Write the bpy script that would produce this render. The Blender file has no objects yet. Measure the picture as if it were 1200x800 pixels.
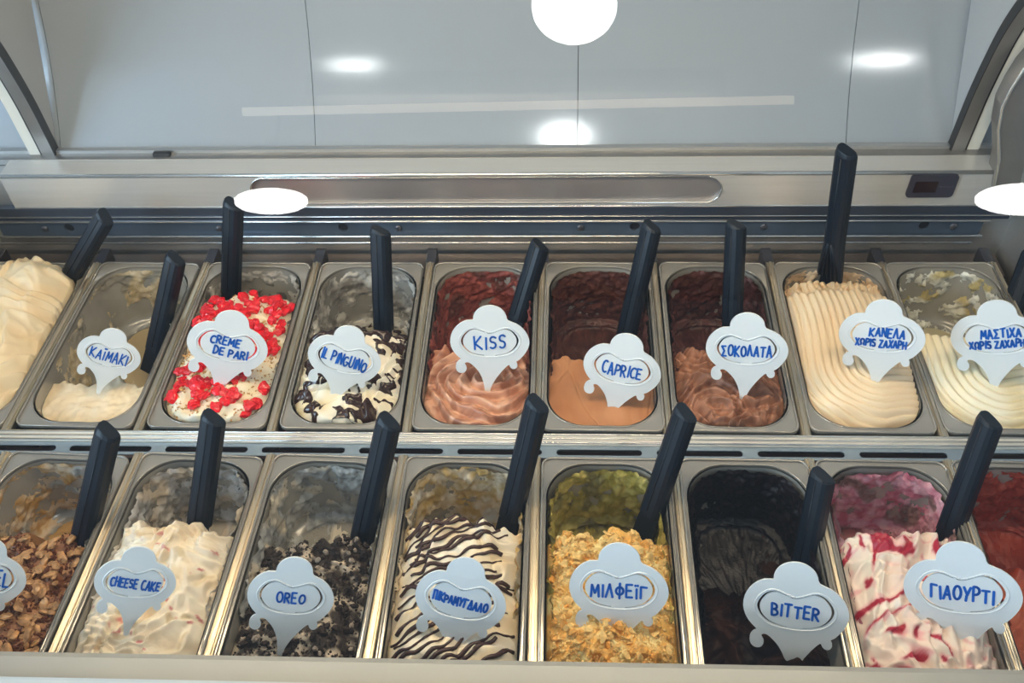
import bpy, bmesh, math, random
import numpy as np
from mathutils import Vector, Matrix
from mathutils.geometry import tessellate_polygon

S = bpy.context.scene
COL = S.collection
random.seed(7)

# ------------------------------------------------------------------ camera
F = 1080.0
CH, PITCH, YAW, ROLL, CX = .9244, .8085, -.0622, -.0417, .6994
_fw = np.array([math.sin(YAW)*math.cos(PITCH), math.cos(YAW)*math.cos(PITCH), -math.sin(PITCH)])
_r = np.array([math.cos(YAW), -math.sin(YAW), 0.0])
_u = np.cross(_r, _fw)
_r2 = _r*math.cos(ROLL)+_u*math.sin(ROLL)
_u2 = -_r*math.sin(ROLL)+_u*math.cos(ROLL)
C0 = np.array([CX, 0, CH])
cam = bpy.data.objects.new('camera', bpy.data.cameras.new('camera'))
COL.objects.link(cam)
cam.data.sensor_width = 36
cam.data.lens = F/1200*36
cam.data.clip_start = .02
M = Matrix(((_r2[0], _u2[0], -_fw[0], C0[0]), (_r2[1], _u2[1], -_fw[1], C0[1]), (_r2[2], _u2[2], -_fw[2], C0[2]), (0, 0, 0, 1)))
cam.matrix_world = M
S.camera = cam

def ray(px, py):
    d = _fw*F+_r2*(px-600)-_u2*(py-400)
    return d/np.linalg.norm(d)
def at(px, py, x=None, y=None, z=None):
    d = ray(px, py)
    i, v = (0, x) if x is not None else (1, y) if y is not None else (2, z)
    return C0+d*(v-C0[i])/d[i]

# ------------------------------------------------------------------ world, light, exposure
W = bpy.data.worlds.new('world'); S.world = W; W.use_nodes = True
bg = W.node_tree.nodes['Background']
bg.inputs[0].default_value = (.66, .84, 1.0, 1)
bg.inputs[1].default_value = .42
S.view_settings.view_transform = 'Standard'
S.view_settings.look = 'None'
S.view_settings.gamma = 1
S.view_settings.exposure = 0.0
def area_light(name, loc, target, sx, sy, power, color):
    l = bpy.data.lights.new(name, 'AREA'); l.shape = 'RECTANGLE'; l.size = sx; l.size_y = sy
    l.energy = power; l.color = color
    o = bpy.data.objects.new(name, l); COL.objects.link(o); o.location = loc
    o.rotation_euler = (Vector(target)-Vector(loc)).to_track_quat('-Z', 'Y').to_euler()
    return o
area_light('shop_window_light', (-2.6, -1.2, 1.1), (.4, .9, 0), 1.8, 1.6, 118, (.62, .82, 1))
CASE_LAMP_POWER = 3.2
LAMP_EMIT = 34
LAMP_EMIT_SOFT = 14

# ------------------------------------------------------------------ materials
def mat(name, color=(.5,.5,.5), rough=.5, metal=0, attr=None, bump=0, bscale=200, spec=.5, sss=0, mottled=0, mscale=30, coat=0, emit=None, estr=0, stretch=None):
    m = bpy.data.materials.new(name); m.use_nodes = True
    nt = m.node_tree; N = nt.nodes; L = nt.links
    p = N['Principled BSDF']
    p.inputs['Base Color'].default_value = (*color, 1)
    p.inputs['Roughness'].default_value = rough
    p.inputs['Metallic'].default_value = metal
    p.inputs['Specular IOR Level'].default_value = spec
    p.inputs['Coat Weight'].default_value = coat
    p.inputs['Coat Roughness'].default_value = .12
    if sss:
        p.inputs['Subsurface Weight'].default_value = sss
        p.inputs['Subsurface Radius'].default_value = (1, .7, .5)
        p.inputs['Subsurface Scale'].default_value = .006
    src = None
    tc = N.new('ShaderNodeTexCoord'); mp = N.new('ShaderNodeMapping')
    L.new(tc.outputs['Object'], mp.inputs[0])
    if stretch: mp.inputs['Scale'].default_value = stretch
    if attr:
        a = N.new('ShaderNodeAttribute'); a.attribute_name = attr; src = a.outputs['Color']
        L.new(src, p.inputs['Base Color'])
    if mottled:
        n = N.new('ShaderNodeTexNoise'); n.inputs['Scale'].default_value = mscale; n.inputs['Detail'].default_value = 5
        L.new(mp.outputs[0], n.inputs[0])
        r = N.new('ShaderNodeMapRange'); r.inputs['From Min'].default_value = .3; r.inputs['From Max'].default_value = .7
        r.inputs['To Min'].default_value = 1-mottled; r.inputs['To Max'].default_value = 1+mottled*.6
        L.new(n.outputs['Fac'], r.inputs['Value'])
        v = N.new('ShaderNodeVectorMath'); v.operation = 'MULTIPLY'
        if src: L.new(src, v.inputs[0])
        else: v.inputs[0].default_value = color
        L.new(r.outputs[0], v.inputs[1]); L.new(v.outputs[0], p.inputs['Base Color'])
    if bump:
        n = N.new('ShaderNodeTexNoise'); n.inputs['Scale'].default_value = bscale; n.inputs['Detail'].default_value = 4
        L.new(mp.outputs[0], n.inputs[0])
        b = N.new('ShaderNodeBump'); b.inputs['Strength'].default_value = bump; b.inputs['Distance'].default_value = .002
        L.new(n.outputs['Fac'], b.inputs['Height']); L.new(b.outputs[0], p.inputs['Normal'])
    if emit:
        p.inputs['Emission Color'].default_value = (*emit, 1); p.inputs['Emission Strength'].default_value = estr
    return m

STEEL = mat('brushed_steel', (.56, .57, .57), .42, .85, bump=.15, bscale=60, stretch=(1, 30, 30), mottled=.06, mscale=12)
LEDGE = mat('satin_ledge_steel', (.68, .67, .65), .40, .55, bump=.08, bscale=60, stretch=(1, 30, 30), mottled=.04, mscale=8)
STEEL_DIV = mat('worn_divider_steel_warm_glow', (.66, .57, .43), .30, .9, bump=.25, bscale=90, stretch=(30, 1, 30), mottled=.18, mscale=40)  # gold glow of the case tube is mixed into the worn steel's colour
STEEL_BRIGHT = mat('polished_steel_edge', (.86, .85, .82), .22, .9)
STEEL_DARK = mat('dark_steel', (.13, .13, .15), .38, .8, mottled=.2, mscale=25)
RAIL_BLUE = mat('blue_grey_coated_rail', (.10, .14, .20), .42, .5, mottled=.12, mscale=18)
DARK = mat('black_gap', (.012, .013, .018), .6)
GASKET = mat('dark_rubber_gasket', (.02, .02, .022), .6)
ARCH_STEEL = mat('arch_steel', (.30, .29, .28), .38, .75, mottled=.1)
ARCH_PALE = mat('arch_pale_plastic', (.62, .62, .57), .45)
PANEL = mat('satin_back_panel', (.265, .30, .34), .10, .0, spec=.8, mottled=.03, mscale=4)
PAN_IN = mat('clear_grey_pan_plastic', (.33, .315, .28), .16, 0, spec=.7, mottled=.12, mscale=30, coat=.3)
PAN_RIM = mat('pan_rim_plastic', (.36, .335, .295), .16, .35, spec=.8, coat=.5)
SPAT = mat('black_spatula_plastic', (.005, .010, .019), .42, 0, bump=.05, bscale=350, spec=.32)
TAGM = mat('white_tag_plastic_daylight_tint', (.78, .83, .86), .35, 0)  # white plastic, with the blue of the daylight put into its colour
INK = mat('blue_marker_ink', (.006, .125, .56), .4)
ICE = mat('gelato', (.8, .7, .6), .42, 0, attr='Col', bump=.35, bscale=260, sss=.12)
ICE_ROUGH = mat('gelato_crumbly', (.8, .7, .6), .6, 0, attr='Col', bump=.9, bscale=420, sss=.06)
ICE_DARK = mat('gelato_black', (.01, .006, .006), .42, 0, attr='Col', bump=.3, bscale=260, spec=.08)
ICE_SMOOTH = mat('gelato_smooth', (.8, .7, .6), .30, 0, attr='Col', bump=.12, bscale=150, sss=.12)
RESID = mat('gelato_smear', (.8, .7, .6), .45, 0, attr='Col', bump=.5, bscale=300)
CHOC = mat('chocolate_sauce', (.035, .014, .010), .16, 0, spec=.6, bump=.2, bscale=80)
CHOC2 = mat('chocolate_line', (.050, .020, .016), .25, 0, spec=.5)
RED = mat('red_cherry_jelly', (.80, .008, .018), .12, 0, spec=.7, sss=.2, mottled=.3, mscale=150, bump=.5, bscale=250)
NUT = mat('chopped_nut', (.60, .34, .12), .55, 0, mottled=.45, mscale=160)
ALM = mat('toasted_almond', (.54, .28, .11), .38, 0, mottled=.6, mscale=90, bump=.3, bscale=200, coat=.2)
COOK = mat('dark_cookie_crumb', (.028, .016, .013), .7, 0, mottled=.5, mscale=200, bump=.8, bscale=500)
COOKL = mat('cream_coated_crumb', (.38, .31, .25), .6, 0, mottled=.4, mscale=200, bump=.6, bscale=500)
FLAKE = mat('golden_pastry_flake', (.80, .40, .085), .45, 0, mottled=.4, mscale=120, bump=.6, bscale=400)
FLAKEL = mat('pale_pastry_flake', (.90, .60, .22), .5, 0, mottled=.3, mscale=120, bump=.6, bscale=400)
LCD = mat('dark_red_display', (.02, .008, .012), .2)
CTRL = mat('controller_black_plastic', (.035, .035, .055), .35)
WHITE = mat('white_painted_ceiling', (.75, .76, .76), .8)
FLOORM = mat('grey_floor_tile', (.30, .29, .28), .4, mottled=.1, mscale=3)
CASEM = mat('case_body_coated_metal', (.55, .57, .58), .4)
LAMP_ON = mat('lit_lamp_disc', (1, 1, 1), .5, emit=(1, .98, .95), estr=LAMP_EMIT)
LAMP_SOFT = mat('lit_ceiling_lamp', (1, 1, 1), .5, emit=(1, .97, .90), estr=LAMP_EMIT_SOFT)
TUBE_ON = mat('lit_tube', (.8, .8, .8), .5, emit=(1, .80, .62), estr=3.6)
CASE_TUBE = mat('warm_case_tube', (1, 1, 1), .5, emit=(1, .79, .52), estr=42)
HOUSING = mat('lamp_housing', (.6, .6, .6), .4, .6)

def glass_mat():
    m = bpy.data.materials.new('front_glass'); m.use_nodes = True
    nt = m.node_tree; N = nt.nodes; L = nt.links
    for n in list(N):
        if n.type != 'OUTPUT_MATERIAL': N.remove(n)
    out = [n for n in N if n.type == 'OUTPUT_MATERIAL'][0]
    t = N.new('ShaderNodeBsdfTransparent'); t.inputs[0].default_value = (.955, .975, .98, 1)
    g = N.new('ShaderNodeBsdfGlossy'); g.inputs['Roughness'].default_value = 0.0
    mx = N.new('ShaderNodeMixShader'); mx.inputs[0].default_value = .042
    L.new(t.outputs[0], mx.inputs[1]); L.new(g.outputs[0], mx.inputs[2]); L.new(mx.outputs[0], out.inputs[0])
    m2 = bpy.data.materials.new('front_glass_clear_side'); m2.use_nodes = True
    N = m2.node_tree.nodes
    for n in list(N):
        if n.type != 'OUTPUT_MATERIAL': N.remove(n)
    out = [n for n in N if n.type == 'OUTPUT_MATERIAL'][0]
    t = N.new('ShaderNodeBsdfTransparent'); t.inputs[0].default_value = (.99, 1, 1, 1)
    m2.node_tree.links.new(t.outputs[0], out.inputs[0])
    return m, m2
GLASS, GLASS_IN = glass_mat()

# ------------------------------------------------------------------ helpers
def tag(o, label=None, cat=None, group=None, kind=None):
    if label: o['label'] = label
    if cat: o['category'] = cat
    if group: o['group'] = group
    if kind: o['kind'] = kind
    return o
def empty(name, loc, rz=0):
    o = bpy.data.objects.new(name, None); COL.objects.link(o); o.location = loc; o.rotation_euler = (0, 0, rz)
    o.empty_display_size = .02
    return o
def origin(parent):
    p = Vector((0, 0, 0))
    while parent: p = p+parent.location; parent = parent.parent
    return p
def mesh(name, verts, faces, m, parent=None, smooth=False, colors=None, local=False):
    """verts are world coordinates unless local"""
    me = bpy.data.meshes.new(name)
    v = np.asarray(verts, dtype=float).reshape(-1, 3)
    if not local and parent: v = v-np.array(origin(parent))
    me.from_pydata(v.tolist(), [], faces if isinstance(faces, list) else faces.tolist())
    for k in (m if isinstance(m, (list, tuple)) else [m]): me.materials.append(k)
    if colors is not None:
        a = me.color_attributes.new('Col', 'FLOAT_COLOR', 'POINT')
        c = np.ones((len(v), 4), dtype=np.float32); c[:, :3] = colors
        a.data.foreach_set('color', c.ravel())
    if smooth: me.polygons.foreach_set('use_smooth', [True]*len(me.polygons))
    me.update()
    o = bpy.data.objects.new(name, me); COL.objects.link(o)
    if parent: o.parent = parent
    return o
def bm_obj(name, bm, m, parent=None, smooth=False):
    bmesh.ops.recalc_face_normals(bm, faces=bm.faces)
    me = bpy.data.meshes.new(name)
    if parent:
        bm.transform(Matrix.Translation(-origin(parent)))
    bm.to_mesh(me); bm.free(); me.materials.append(m)
    if smooth: me.polygons.foreach_set('use_smooth', [True]*len(me.polygons))
    o = bpy.data.objects.new(name, me); COL.objects.link(o)
    if parent: o.parent = parent
    return o
def box(name, lo, hi, m, parent=None, bev=0, seg=2):
    bm = bmesh.new()
    bmesh.ops.create_cube(bm, size=1)
    lo, hi = Vector(lo), Vector(hi)
    for v in bm.verts: v.co = Vector([lo[i]+(v.co[i]+.5)*(hi[i]-lo[i]) for i in range(3)])
    if bev: bmesh.ops.bevel(bm, geom=bm.edges[:], offset=bev, segments=seg, affect='EDGES', profile=.5)
    return bm_obj(name, bm, m, parent)
def profile_x(name, prof, x0, x1, m, parent=None):
    """closed YZ profile extruded along x"""
    n = len(prof)
    v = [(x0, p[0], p[1]) for p in prof]+[(x1, p[0], p[1]) for p in prof]
    f = [[i, (i+1) % n, n+(i+1) % n, n+i] for i in range(n)]
    bm = bmesh.new(); vs = [bm.verts.new(q) for q in v]
    for q in f: bm.faces.new([vs[i] for i in q])
    bm.faces.new(vs[:n]); bm.faces.new(vs[n:])
    return bm_obj(name, bm, m, parent)
def rrect(x0, y0, x1, y1, r, n=6):
    pts = []
    for cx, cy, a0 in ((x1-r, y1-r, 0), (x0+r, y1-r, 90), (x0+r, y0+r, 180), (x1-r, y0+r, 270)):
        for k in range(n+1):
            a = math.radians(a0+90*k/n); pts.append((cx+r*math.cos(a), cy+r*math.sin(a)))
    return pts
def circ(cx, cy, r, n=16): return [(cx+r*math.cos(2*math.pi*k/n), cy+r*math.sin(2*math.pi*k/n)) for k in range(n)]
def plate(name, outline, holes, thick, frame, m, parent=None, bev=0):
    """flat plate with real holes; frame = (origin, e1, e2, n); thickness goes along -n"""
    o, e1, e2, n = [np.array(q, float) for q in frame]
    loops = [outline]+holes
    tri = tessellate_polygon([[Vector((p[0], p[1], 0)) for p in l] for l in loops])
    flat = [p for l in loops for p in l]; k = len(flat)
    top = [o+e1*p[0]+e2*p[1] for p in flat]; bot = [q-n*thick for q in top]
    faces = [list(t) for t in tri]+[[a+k for a in reversed(t)] for t in tri]
    s = 0
    for l in loops:
        c = len(l)
        for i in range(c): a, b = s+i, s+(i+1) % c; faces.append([a, b, b+k, a+k])
        s += c
    bm = bmesh.new(); vs = [bm.verts.new(q) for q in top+bot]
    for q in faces:
        try: bm.faces.new([vs[i] for i in q])
        except ValueError: pass
    return bm_obj(name, bm, m, parent)
def tube(name, pts, r, m, parent=None, n=8, flat=None, smooth=True, join=None):
    """tube through pts; join collects (verts, faces) instead of linking"""
    P = np.array(pts, float); k = len(P)
    T = np.gradient(P, axis=0); T /= np.linalg.norm(T, axis=1)[:, None]+1e-12
    ref = np.array([0, 0, 1.]) if abs(T[0][2]) < .9 else np.array([1., 0, 0])
    vs = []; fs = []
    rr = r if hasattr(r, '__len__') else [r]*k
    for i in range(k):
        a = np.cross(T[i], ref); a /= np.linalg.norm(a)+1e-12; b = np.cross(a, T[i])
        for j in range(n):
            t = 2*math.pi*j/n; vs.append(P[i]+rr[i]*(a*math.cos(t)+b*math.sin(t)))
    for i in range(k-1):
        for j in range(n): fs.append([i*n+j, i*n+(j+1) % n, (i+1)*n+(j+1) % n, (i+1)*n+j])
    fs.append(list(range(n))[::-1]); fs.append([(k-1)*n+j for j in range(n)])
    if join is not None:
        b = len(join[0]); join[0].extend(vs); join[1].extend([[q+b for q in f] for f in fs]); return
    return mesh(name, vs, fs, m, parent, smooth)

# vectorised noise ---------------------------------------------------
_rng = np.random.RandomState(3)
_perm = _rng.permutation(512); _perm = np.concatenate([_perm, _perm, _perm])
_grad = _rng.randn(512, 3); _grad /= np.linalg.norm(_grad, axis=1)[:, None]
def noise(x, y, z=0.):
    x, y, z = np.broadcast_arrays(np.asarray(x, float), np.asarray(y, float), np.asarray(z, float))
    xi, yi, zi = np.floor(x).astype(int), np.floor(y).astype(int), np.floor(z).astype(int)
    xf, yf, zf = x-xi, y-yi, z-zi
    s = lambda t: t*t*t*(t*(t*6-15)+10)
    u, v, w = s(xf), s(yf), s(zf); out = 0
    for dx in (0, 1):
        for dy in (0, 1):
            for dz in (0, 1):
                h = _perm[(_perm[(_perm[(xi+dx) & 511]+yi+dy) & 511]+zi+dz) & 511]
                g = _grad[h]
                d = g[..., 0]*(xf-dx)+g[..., 1]*(yf-dy)+g[..., 2]*(zf-dz)
                out = out+d*(u if dx else 1-u)*(v if dy else 1-v)*(w if dz else 1-w)
    return out*1.6
def fbm(x, y, z=0., o=4, g=.5):
    t = 0; a = 1; f = 1
    for k in range(o): t = t+a*noise(x*f+k*17.3, y*f+k*9.1, z*f); a *= g; f *= 2.03
    return t
def sst(a, b, x):
    t = np.clip((x-a)/(b-a), 0, 1); return t*t*(3-2*t)
def mixc(a, b, t):
    t = np.asarray(t)[..., None]; return np.array(a)*(1-t)+np.array(b)*t

# ------------------------------------------------------------------ room
box_floor = box('floor', (-4, -4, -1.0), (5, 3.2, -.95), FLOORM); tag(box_floor, kind='structure')
ceil = box('ceiling', (-2.6, -3.0, 1.85), (4.0, 1.9, 1.90), WHITE); tag(ceil, kind='structure')

# ------------------------------------------------------------------ display case
XL, XR = -.20, 1.385
case = empty('display_case', (.6, .75, -.95))
tag(case, 'steel gelato counter with curved end arches, sloping front glass and two rows of pans', 'display case')
YW = 1.10      # back wall of the well
box('cabinet_body', (XL-.03, .315, -.95), (XR+.03, 1.24, -.16), CASEM, case, .006)
box('well_wall', (XL-.03, .315, -.16), (XR+.03, .345, .03), STEEL, case)
box('well_wall', (XL-.03, 1.105, -.16), (XR+.03, 1.24, .118), STEEL, case)
box('well_wall', (XL-.03, .345, -.16), (XL, 1.105, .118), STEEL, case)
box('well_wall', (XR, .345, -.16), (XR+.03, 1.105, .118), STEEL, case)
# front bar
fb = profile_x('front_bar', [(.29, .0), (.29, .084), (.296, .091), (.345, .0945), (.374, .0945), (.380, .091), (.381, .06), (.345, .055), (.345, .0)], XL-.03, XR+.03, mat('front_bar_coated', (.39, .38, .345), .45, .2), case)
profile_x('glass_channel', [(.335, .094), (.335, .106), (.349, .106), (.349, .094)], XL-.03, XR+.03, mat('pale_glass_seal', (.5, .55, .58), .5), case)
# sloping glass
GB = np.array([0, .345, .104]); GT = np.array([0, .345+.536/math.tan(math.radians(57)), .64])
gd = (GT-GB)/np.linalg.norm(GT-GB); GN = np.array([0, -gd[2], gd[1]])
def glass_pane():
    v = []
    for off in (0, -.005):
        for x, p in ((XL, GB), (XR, GB), (XR, GT), (XL, GT)):
            q = p+GN*off; v.append((x, q[1], q[2]))
    f = [[0, 1, 2, 3], [7, 6, 5, 4], [0, 4, 5, 1], [1, 5, 6, 2], [2, 6, 7, 3], [3, 7, 4, 0]]
    o = mesh('front_glass', v, f, [GLASS, GLASS_IN], case)
    for i, p in enumerate(o.data.polygons): p.material_index = 0 if i == 0 else 1
    o['label'] = 'clear sloping front glass that mirrors the round lamps'
glass_pane()
# top frame with warm tube
box('top_frame', (XL, .685, .640), (XR, .80, .665), STEEL, case, .004)
ct = tube('case_tube', [(XL+.1, .745, .626), (XR-.1, .745, .626)], .013, CASE_TUBE, case, 12)
ct['label'] = 'warm lit tube under the top frame'
# back ledge
LZ = .127
def ledge():
    x0, x1 = -.121, 1.334
    y = 1.095
    zb = .066
    frame = ((0, y, 0), (1, 0, 0), (0, 0, 1), (0, -1, 0))
    a = at(293, 220, y=y); b = at(846, 220, y=y)
    zc = .0975; r = .0235
    slot = rrect(a[0], zc-r, b[0], zc+r, r-.0005, 10)
    plate('ledge_face', rrect(x0, zb, x1, LZ-.002, .004, 3), [slot], .006, frame, LEDGE, case)
    hr = plate('handle_recess', rrect(a[0]+.001, zc-r+.001, b[0]-.001, zc+r-.001, r-.002, 10), [], .003, ((0, y+.0045, 0), (1, 0, 0), (0, 0, 1), (0, -1, 0)), mat('recess_steel', (.42, .39, .38), .30, .6, mottled=.15, mscale=9), case)
    hr['label'] = 'long rounded darker grip recess in the ledge'
    ring = [(p[0], y-.0005, p[1]) for p in slot]; ring.append(ring[0])
    tube('recess_rim', ring, .0009, STEEL_BRIGHT, case, 6)
    # top skin, rounded bright edge
    tube('ledge_edge', [(x0, y+.0015, LZ-.002), (x1, y+.0015, LZ-.002)], .0032, STEEL_BRIGHT, case, 12)
    tube('ledge_edge', [(x0, y+.001, zb+.001), (x1, y+.001, zb+.001)], .0020, STEEL_BRIGHT, case, 10)
    box('ledge_top', (x0, y+.001, LZ-.006), (x1, 1.135, LZ), LEDGE, case)
    box('ledge_body', (x0, y+.009, zb+.004), (x1, 1.13, LZ-.007), STEEL_DARK, case)
    # step up to the panel
    box('panel_channel', (XL, 1.135, LZ-.008), (XR, 1.152, LZ+.001), ARCH_STEEL, case)
    box('panel_lip', (XL, 1.150, LZ-.006), (XR, 1.158, LZ+.006), STEEL, case)
    # controller
    p0 = at(1060, 232, y=y-.003); p1 = at(1126, 204, y=y-.003)
    z0, z1 = p0[2]+.001, p1[2]-.001
    c = plate('controller', rrect(p0[0], z0, p1[0], z1, .006, 4), [], .0035, ((0, y-.0035, 0), (1, 0, 0), (0, 0, 1), (0, -1, 0)), CTRL, case)
    c['label'] = 'small black thermostat controller'
    w = p1[0]-p0[0]; h = z1-z0
    d = plate('display_screen', rrect(p0[0]+.12*w, z0+h*.24, p0[0]+.60*w, z0+h*.72, .001, 2), [], .0006, ((0, y-.0041, 0), (1, 0, 0), (0, 0, 1), (0, -1, 0)), LCD, c)
    for k in range(4):
        cx = p0[0]+w*(.68+.08*(k % 4)); 
        plate('button', circ(cx, z0+h*.48, .0016, 10), [], .0006, ((0, y-.0041, 0), (1, 0, 0), (0, 0, 1), (0, -1, 0)), mat('button_grey', (.07, .07, .09), .4) if k == 0 else bpy.data.materials['button_grey'], c)
ledge()
# rails under the ledge
box('back_rail', (-.19, 1.094, .0515), (1.375, 1.104, .066), mat('dark_rail', (.06, .075, .11), .4, .5), case)
tube('rail_bead', [(-.19, 1.093, .0505), (1.375, 1.093, .0505)], .0011, STEEL_BRIGHT, case, 8)
box('back_rail', (-.19, 1.096, .041), (1.375, 1.104, .0495), bpy.data.materials['dark_rail'], case)
tube('rail_bead', [(-.195, 1.0955, .0395), (1.35, 1.0955, .0385)], .0022, STEEL_BRIGHT, case, 8)
def holed_rail():
    y = 1.0975; z0, z1 = .0085, .0375
    hs = [at(px, py, y=y) for px, py in ((81, 267), (402, 266.5), (744, 265.5), (1083, 264))]
    hs.insert(2, None)
    holes = [circ(h[0], h[2], .0080, 18) for h in hs if h is not None]
    plate('holed_rail', rrect(-.165, z0, 1.342, z1, .002, 2), holes, .003, ((0, y, 0), (1, 0, 0), (0, 0, 1), (0, -1, 0)), RAIL_BLUE, case)
    box('rail_hole_shade', (-.165, 1.1008, z0), (1.342, 1.1045, z1), DARK, case)  # solid black block standing in for the shade inside the holes
    for px, py in ((53, 268), (257, 268), (467, 267), (680, 266.5), (895, 265.5), (1117, 265)):
        p = at(px, py, y=y)
        bm = bmesh.new(); bmesh.ops.create_uvsphere(bm, u_segments=12, v_segments=8, radius=.0058)
        for v in bm.verts: v.co = Vector((v.co.x, v.co.y*.5, v.co.z))+Vector((p[0], y-.001, p[2]))
        bm_obj('rail_screw', bm, STEEL_DARK, case, True)
holed_rail()
tube('trough_rod', [(-.17, 1.093, .0120), (1.345, 1.093, .0110)], .0022, STEEL_BRIGHT, case, 8)
tube('trough_rod', [(-.17, 1.087, .0045), (1.33, 1.087, .0035)], .0016, STEEL_BRIGHT, case, 8)
box('trough_shelf', (-.19, 1.047, -.034), (1.38, 1.10, -.030), mat('trough_dark_steel', (.20, .16, .14), .3, .8, mottled=.4, mscale=9), case)
# back panels with visible seams
seam_px = [(342, .122), (737, .1), (1125, .12)]
PROF = [(1.158, .122)]
for k in range(46):
    ln = math.radians(max(38.5-k*.01*86, 8)); PROF.append((PROF[-1][0]+.01*math.sin(ln), PROF[-1][1]+.01*math.cos(ln)))
def curved_sheet(name, x0, x1, off, th, m):
    v = []; f = []
    T = np.gradient(np.array(PROF), axis=0); T /= np.linalg.norm(T, axis=1)[:, None]
    for (y, z), t in zip(PROF, T):
        n = np.array([-t[1], t[0]])
        for x, o in ((x0, off), (x1, off), (x1, off-th), (x0, off-th)):
            v.append((x, y+n[0]*o, z+n[1]*o))
    k = len(PROF)
    for i in range(k-1):
        for j in range(4): f.append([i*4+j, i*4+(j+1) % 4, (i+1)*4+(j+1) % 4, (i+1)*4+j])
    f += [[3, 2, 1, 0], [(k-1)*4+j for j in range(4)]]
    bm = bmesh.new(); vs = [bm.verts.new(q) for q in v]
    for q in f: bm.faces.new([vs[i] for i in q])
    o = bm_obj(name, bm, m, case, True)
    o.data.set_sharp_from_angle(angle=math.radians(30))
    return o
xs = [-.30, -.052, .342, .737, 1.132, 1.50]
for i in range(5): curved_sheet('back_panel', xs[i]+.0005, xs[i+1]-.0005, 0, .004, PANEL)
curved_sheet('panel_backing', -.30, 1.50, -.006, .003, DARK)
p = at(193, 183.5, y=1.15)
cl = box('panel_clip', (p[0]-.013, 1.140, LZ), (p[0]+.013, 1.148, LZ+.006), GASKET, case, .001); cl['label'] = 'small black clip'
# end arches: curve in the YZ plane from the ledge up and forward to the top frame
ARC = [(1.155, .122), (1.153, .17), (1.150, .22), (1.143, .27), (1.134, .315), (1.122, .35), (1.105, .385), (1.080, .425), (1.045, .475), (1.0, .53), (.95, .573), (.88, .615), (.80, .645), (.79, .648)]
def arc_smooth():
    P = np.array(ARC); out = []
    for i in range(len(P)-1):
        p0, p1, p2, p3 = P[max(i-1, 0)], P[i], P[i+1], P[min(i+2, len(P)-1)]
        for t in (0, .25, .5, .75):
            out.append(.5*((2*p1)+(-p0+p2)*t+(2*p0-5*p1+4*p2-p3)*t*t+(-p0+3*p1-3*p2+p3)*t**3))
    out.append(P[-1]); return np.array(out)
AS = arc_smooth()
def arc_strip(name, x0, x1, off0, off1, m, parent):
    """rectangular-section band following the arc, off = distance along the outward normal"""
    T = np.gradient(AS, axis=0); T /= np.linalg.norm(T, axis=1)[:, None]
    Nn = np.stack([-T[:, 1], T[:, 0]], 1)      # towards the front
    v = []; f = []
    for q, n in zip(AS, Nn):
        for x, o in ((x0, off0), (x1, off0), (x1, off1), (x0, off1)):
            w = q+n*o; v.append((x, w[0], w[1]))
    k = len(AS)
    for i in range(k-1):
        for j in range(4): f.append([i*4+j, i*4+(j+1) % 4, (i+1)*4+(j+1) % 4, (i+1)*4+j])
    f += [[0, 1, 2, 3], [(k-1)*4+j for j in (3, 2, 1, 0)]]
    bm = bmesh.new(); vs = [bm.verts.new(q) for q in v]
    for q in f: bm.faces.new([vs[i] for i in q])
    return bm_obj(name, bm, m, parent)
for side, xi in ((1, 1.279), (-1, -.054)):
    g = lambda d: xi+side*d
    a, b = sorted((g(0), g(.019))); arc_strip('end_arch', a, b, -.006, .010, ARCH_STEEL, case)
    a, b = sorted((g(-.0012), g(0))); arc_strip('arch_seam', a, b, -.006, .0105, GASKET, case)
    a, b = sorted((g(.019), g(.0225))); arc_strip('arch_gasket', a, b, -.006, .008, GASKET, case)
    a, b = sorted((g(.0225), g(.040))); arc_strip('arch_outer_band', a, b, -.016, .007, ARCH_PALE, case)
# end glass/steel infill behind each arch
for xi, xo in ((-.062, -.060), (1.285, 1.287)):
    prof = [(1.156, .10)]+[(q[0], q[1]) for q in AS[:30:3]]+[(1.40, .53), (1.26, .31)]
    n = len(prof)
    profile_x('end_panel', prof, xi, xo, mat('end_panel_grey', (.36, .38, .40), .35) if xi < 0 else bpy.data.materials['end_panel_grey'], case)
# outer flat panels beyond the arches
# right bracket
def bracket(side):
    y = 1.085
    if side > 0:
        L = [at(px, py, y=y) for px, py in ((1163, 240), (1165, 216), (1171, 186), (1170, 152), (1175, 125), (1186, 103), (1200, 81), (1216, 62), (1235, 44))]
        pts = [(q[0], q[2]) for q in L]
    else:
        L = [at(px, py, y=y) for px, py in ((1163, 240), (1165, 216), (1171, 186), (1170, 152), (1175, 125), (1186, 103), (1200, 81), (1216, 62), (1235, 44))]
        pts = [(-.127-(q[0]-1.335), q[2]) for q in L]
    out = pts+[(x+side*.036, z) for x, z in reversed(pts)]
    plate('end_bracket', out, [], .03, ((0, y, 0), (1, 0, 0), (0, 0, 1), (0, -1, 0)), ARCH_STEEL, case)
    tube('bracket_edge', [(x, y-.0005, z) for x, z in pts], .0022, STEEL_BRIGHT, case, 8)
bracket(1)
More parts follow.
